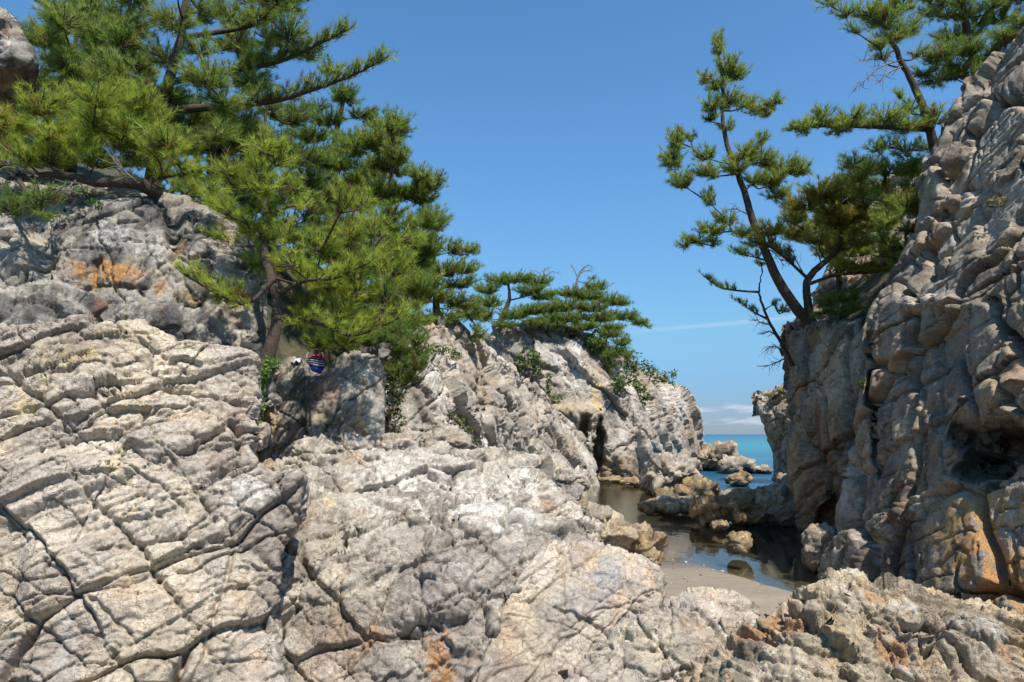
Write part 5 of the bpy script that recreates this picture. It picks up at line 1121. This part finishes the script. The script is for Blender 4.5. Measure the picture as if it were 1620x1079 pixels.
pine('pine_bush', 'low pine bush at the foot of the forked pine on the pillar top', [(1330, 515, 15.2), (1330, 495, 15.2), (1335, 478, 15.2)], [(1310, 478, 24, 12, 15), (1340, 472, 26, 14, 15), (1325, 495, 30, 10, 14.9), (1355, 488, 18, 12, 14.9), (1295, 498, 18, 8, 14.9), (1350, 460, 16, 9, 15.2)], 445, 'deep', (.05, .02), 0.136, 40, 0.0077)
pine('pine_bush', 'sunlit yellow-green pine behind the forked pine, before the sky', [(1330, 470, 17.2), (1325, 420, 17.1), (1320, 370, 17), (1318, 320, 17)],
     fill([(1250, 330), (1300, 285), (1360, 275), (1410, 320), (1390, 400), (1320, 420), (1260, 390)], 18, 27, (16.6, 17.4), 329, .6), 447, 'bright', (.09, .03), .155, 38, .008)
leaves('cliff_shrub', 'yellow dry grass tuft on the right cliff ledge', [(1580, 318, 22, 8, 9.4)], 530, .05, ((.20, .17, .04), (.30, .26, .08)), .5, 'grass tuft')
leaves('cliff_shrub', 'small plants on the top of the leaning sea stack', [(1236, 618, 12, 6, 30.4), (1222, 626, 8, 5, 30.6)], 531, .10, ((.08, .10, .03), (.18, .19, .07)), .7, 'shrub')
leaves('cliff_shrub', 'tiny green fern in the joint between pillar and cliff', [(1366, 606, 5, 7, 11.2)], 532, .04, ((.05, .12, .02), (.1, .2, .04)), .8, 'fern')
leaves('cliff_shrub', 'low green plants under the creeping pine on the left cliff', [(90, 310, 16, 8, 10.0), (150, 322, 12, 8, 9.9), (130, 300, 12, 8, 10.1)], 533, .045, ((.05, .12, .02), (.13, .2, .05)), .7, 'shrub')

# ------------------------------------------------------------------ belongings left on the rocks
def bag():
    root = empty('striped_bag', tuple(map(float, P(498, 590, 11.75)))); tag(root, 'striped navy and white beach bag with a blue base behind the dappled block', 'bag')
    d = 11.62; c = P(499, 576, d); s = d / F
    th = np.linspace(0, 2 * math.pi, 40); ph = np.linspace(-1.35, 1.4, 34)
    T, Ph = np.meshgrid(th, ph)
    r = np.cos(Ph) ** .7
    V = np.stack([c[0] + 14 * s * r * np.cos(T), c[1] + 11 * s * r * np.sin(T), c[2] + 14 * s * np.sin(Ph)], -1)
    V += .012 * fbm(V.reshape(-1, 3) * 14, 77, 3).reshape(V.shape[:2])[..., None]
    V[..., 2] += .25 * (V[..., 0] - c[0]) * -.6
    f = (np.sin(Ph) + 1) / 2
    navy, white, blue = np.array([.012, .018, .05]), np.array([.65, .66, .66]), np.array([.015, .07, .42])
    col = np.where((np.floor(f * 22) % 3 == 0)[..., None], white, navy); col = np.where((f < .32)[..., None], blue, col)
    m, t, b = new_mat('striped_cloth'); t.links.new(vcol(t), b.inputs['Base Color']); b.inputs['Roughness'].default_value = .85
    nv, nu = T.shape; ii = np.arange(nv * nu).reshape(nv, nu)
    q = np.stack([ii[:-1, :-1], ii[:-1, 1:], ii[1:, 1:], ii[1:, :-1]], -1).reshape(-1, 4)
    raw_mesh('bag_body', V.reshape(-1, 3), q, m, col.reshape(-1, 3), parent=root)
    st = Sticks(); a = np.linspace(0, math.pi, 14)
    st.add(np.stack([c[0] + 13 * s * np.cos(a), np.full(14, c[1] - .05), c[2] + 10 * s + 14 * s * np.sin(a)], 1), np.full(14, .012), 6)
    st.build('handle', plain('white_strap', (.6, .6, .6)), root)
bag()
def cloth(name, label, px, py, w, h, d, colr, seed):
    c = P(px, py, d); s = d / F
    u = np.linspace(-1, 1, 30); U, V_ = np.meshgrid(u, u)
    rr = np.sqrt(np.clip(1 - (U ** 2 * V_ ** 2), 0, 1))
    Pt = np.stack([c[0] + U * w * s * .5, c[1] + V_ * w * s * .4, c[2] + h * s * (.9 * np.exp(-1.6 * (U ** 2 + V_ ** 2)) - .5)], -1).reshape(-1, 3)
    Pt[:, 2] += .09 * fbm(Pt * 9, seed, 3); Pt[:, 0] += .05 * fbm(Pt * 8 + 4, seed, 2)
    low = Pt.copy(); low[:, 2] -= .012
    nu = 30; ii = np.arange(nu * nu).reshape(nu, nu)
    q = np.stack([ii[:-1, :-1], ii[:-1, 1:], ii[1:, 1:], ii[1:, :-1]], -1).reshape(-1, 4)
    ring = np.concatenate([ii[0, :-1], ii[:-1, -1], ii[-1, :0:-1], ii[:0:-1, 0]]); rn = np.roll(ring, -1); k = nu * nu
    wl = np.stack([ring, ring + k, rn + k, rn], 1)
    o = raw_mesh(name, np.concatenate([Pt, low]), np.concatenate([q, q[:, ::-1] + k, wl]), plain(name + '_fabric', colr))
    tag(o, label, 'cloth')
cloth('red_towel', 'crumpled red towel on top of the striped bag', 504, 562, 24, 8, 11.6, (.42, .02, .025), 3)
cloth('white_cloth', 'crumpled white cloth left of the striped bag', 470, 570, 18, 8, 11.56, (.55, .55, .53), 4)
def yacht():
    d = 2200.0; c = P(1113, 687, d); s = d / F
    root = empty('sailing_boat', (float(c[0]), d, 0.0)); tag(root, 'tiny white sailing boat on the sea horizon', 'boat')
    L = 5.5 * s; h = 1.0 * s
    prof = [(-.5, 1), (.35, 1), (.5, 1.15), (.3, 0), (-.45, 0)]
    V = []
    for y, k in ((-.12, .7), (0, 1), (.12, .7)):
        for (x, z) in prof: V.append((c[0] + x * L * k, d + y * L, z * h))
    V = np.array(V); Fq = []
    for a in range(2):
        for i in range(5): j = (i + 1) % 5; Fq.append((a * 5 + i, a * 5 + j, a * 5 + 5 + j, a * 5 + 5 + i))
    Fq += [(4, 3, 1, 0), (1, 3, 2, 2), (10, 11, 13, 14), (11, 12, 13, 13)]
    Fq = [f for f in Fq if len(set(f)) == 4]
    wm = plain('white_boat_paint', (.8, .8, .8), .5)
    raw_mesh('hull', V, np.array(Fq), wm, smooth=False, parent=root)
    st = Sticks(); st.add([(c[0], d, h), (c[0], d, 6.2 * s)], [.12, .08], 5); st.build('mast', wm, root)
    S = np.array([(c[0] + .1 * s, d, 1.4 * s), (c[0] - 2.2 * s, d + .5 * s, 1.4 * s), (c[0] - .8 * s, d + .35 * s, 3.6 * s), (c[0] + .05 * s, d, 6 * s)])
    raw_mesh('sail', np.concatenate([S, S + np.array([0, .15, 0])]), np.array([(0, 1, 2, 3), (7, 6, 5, 4), (0, 4, 5, 1), (1, 5, 6, 2), (2, 6, 7, 3), (3, 7, 4, 0)]), wm, smooth=False, parent=root)
yacht()
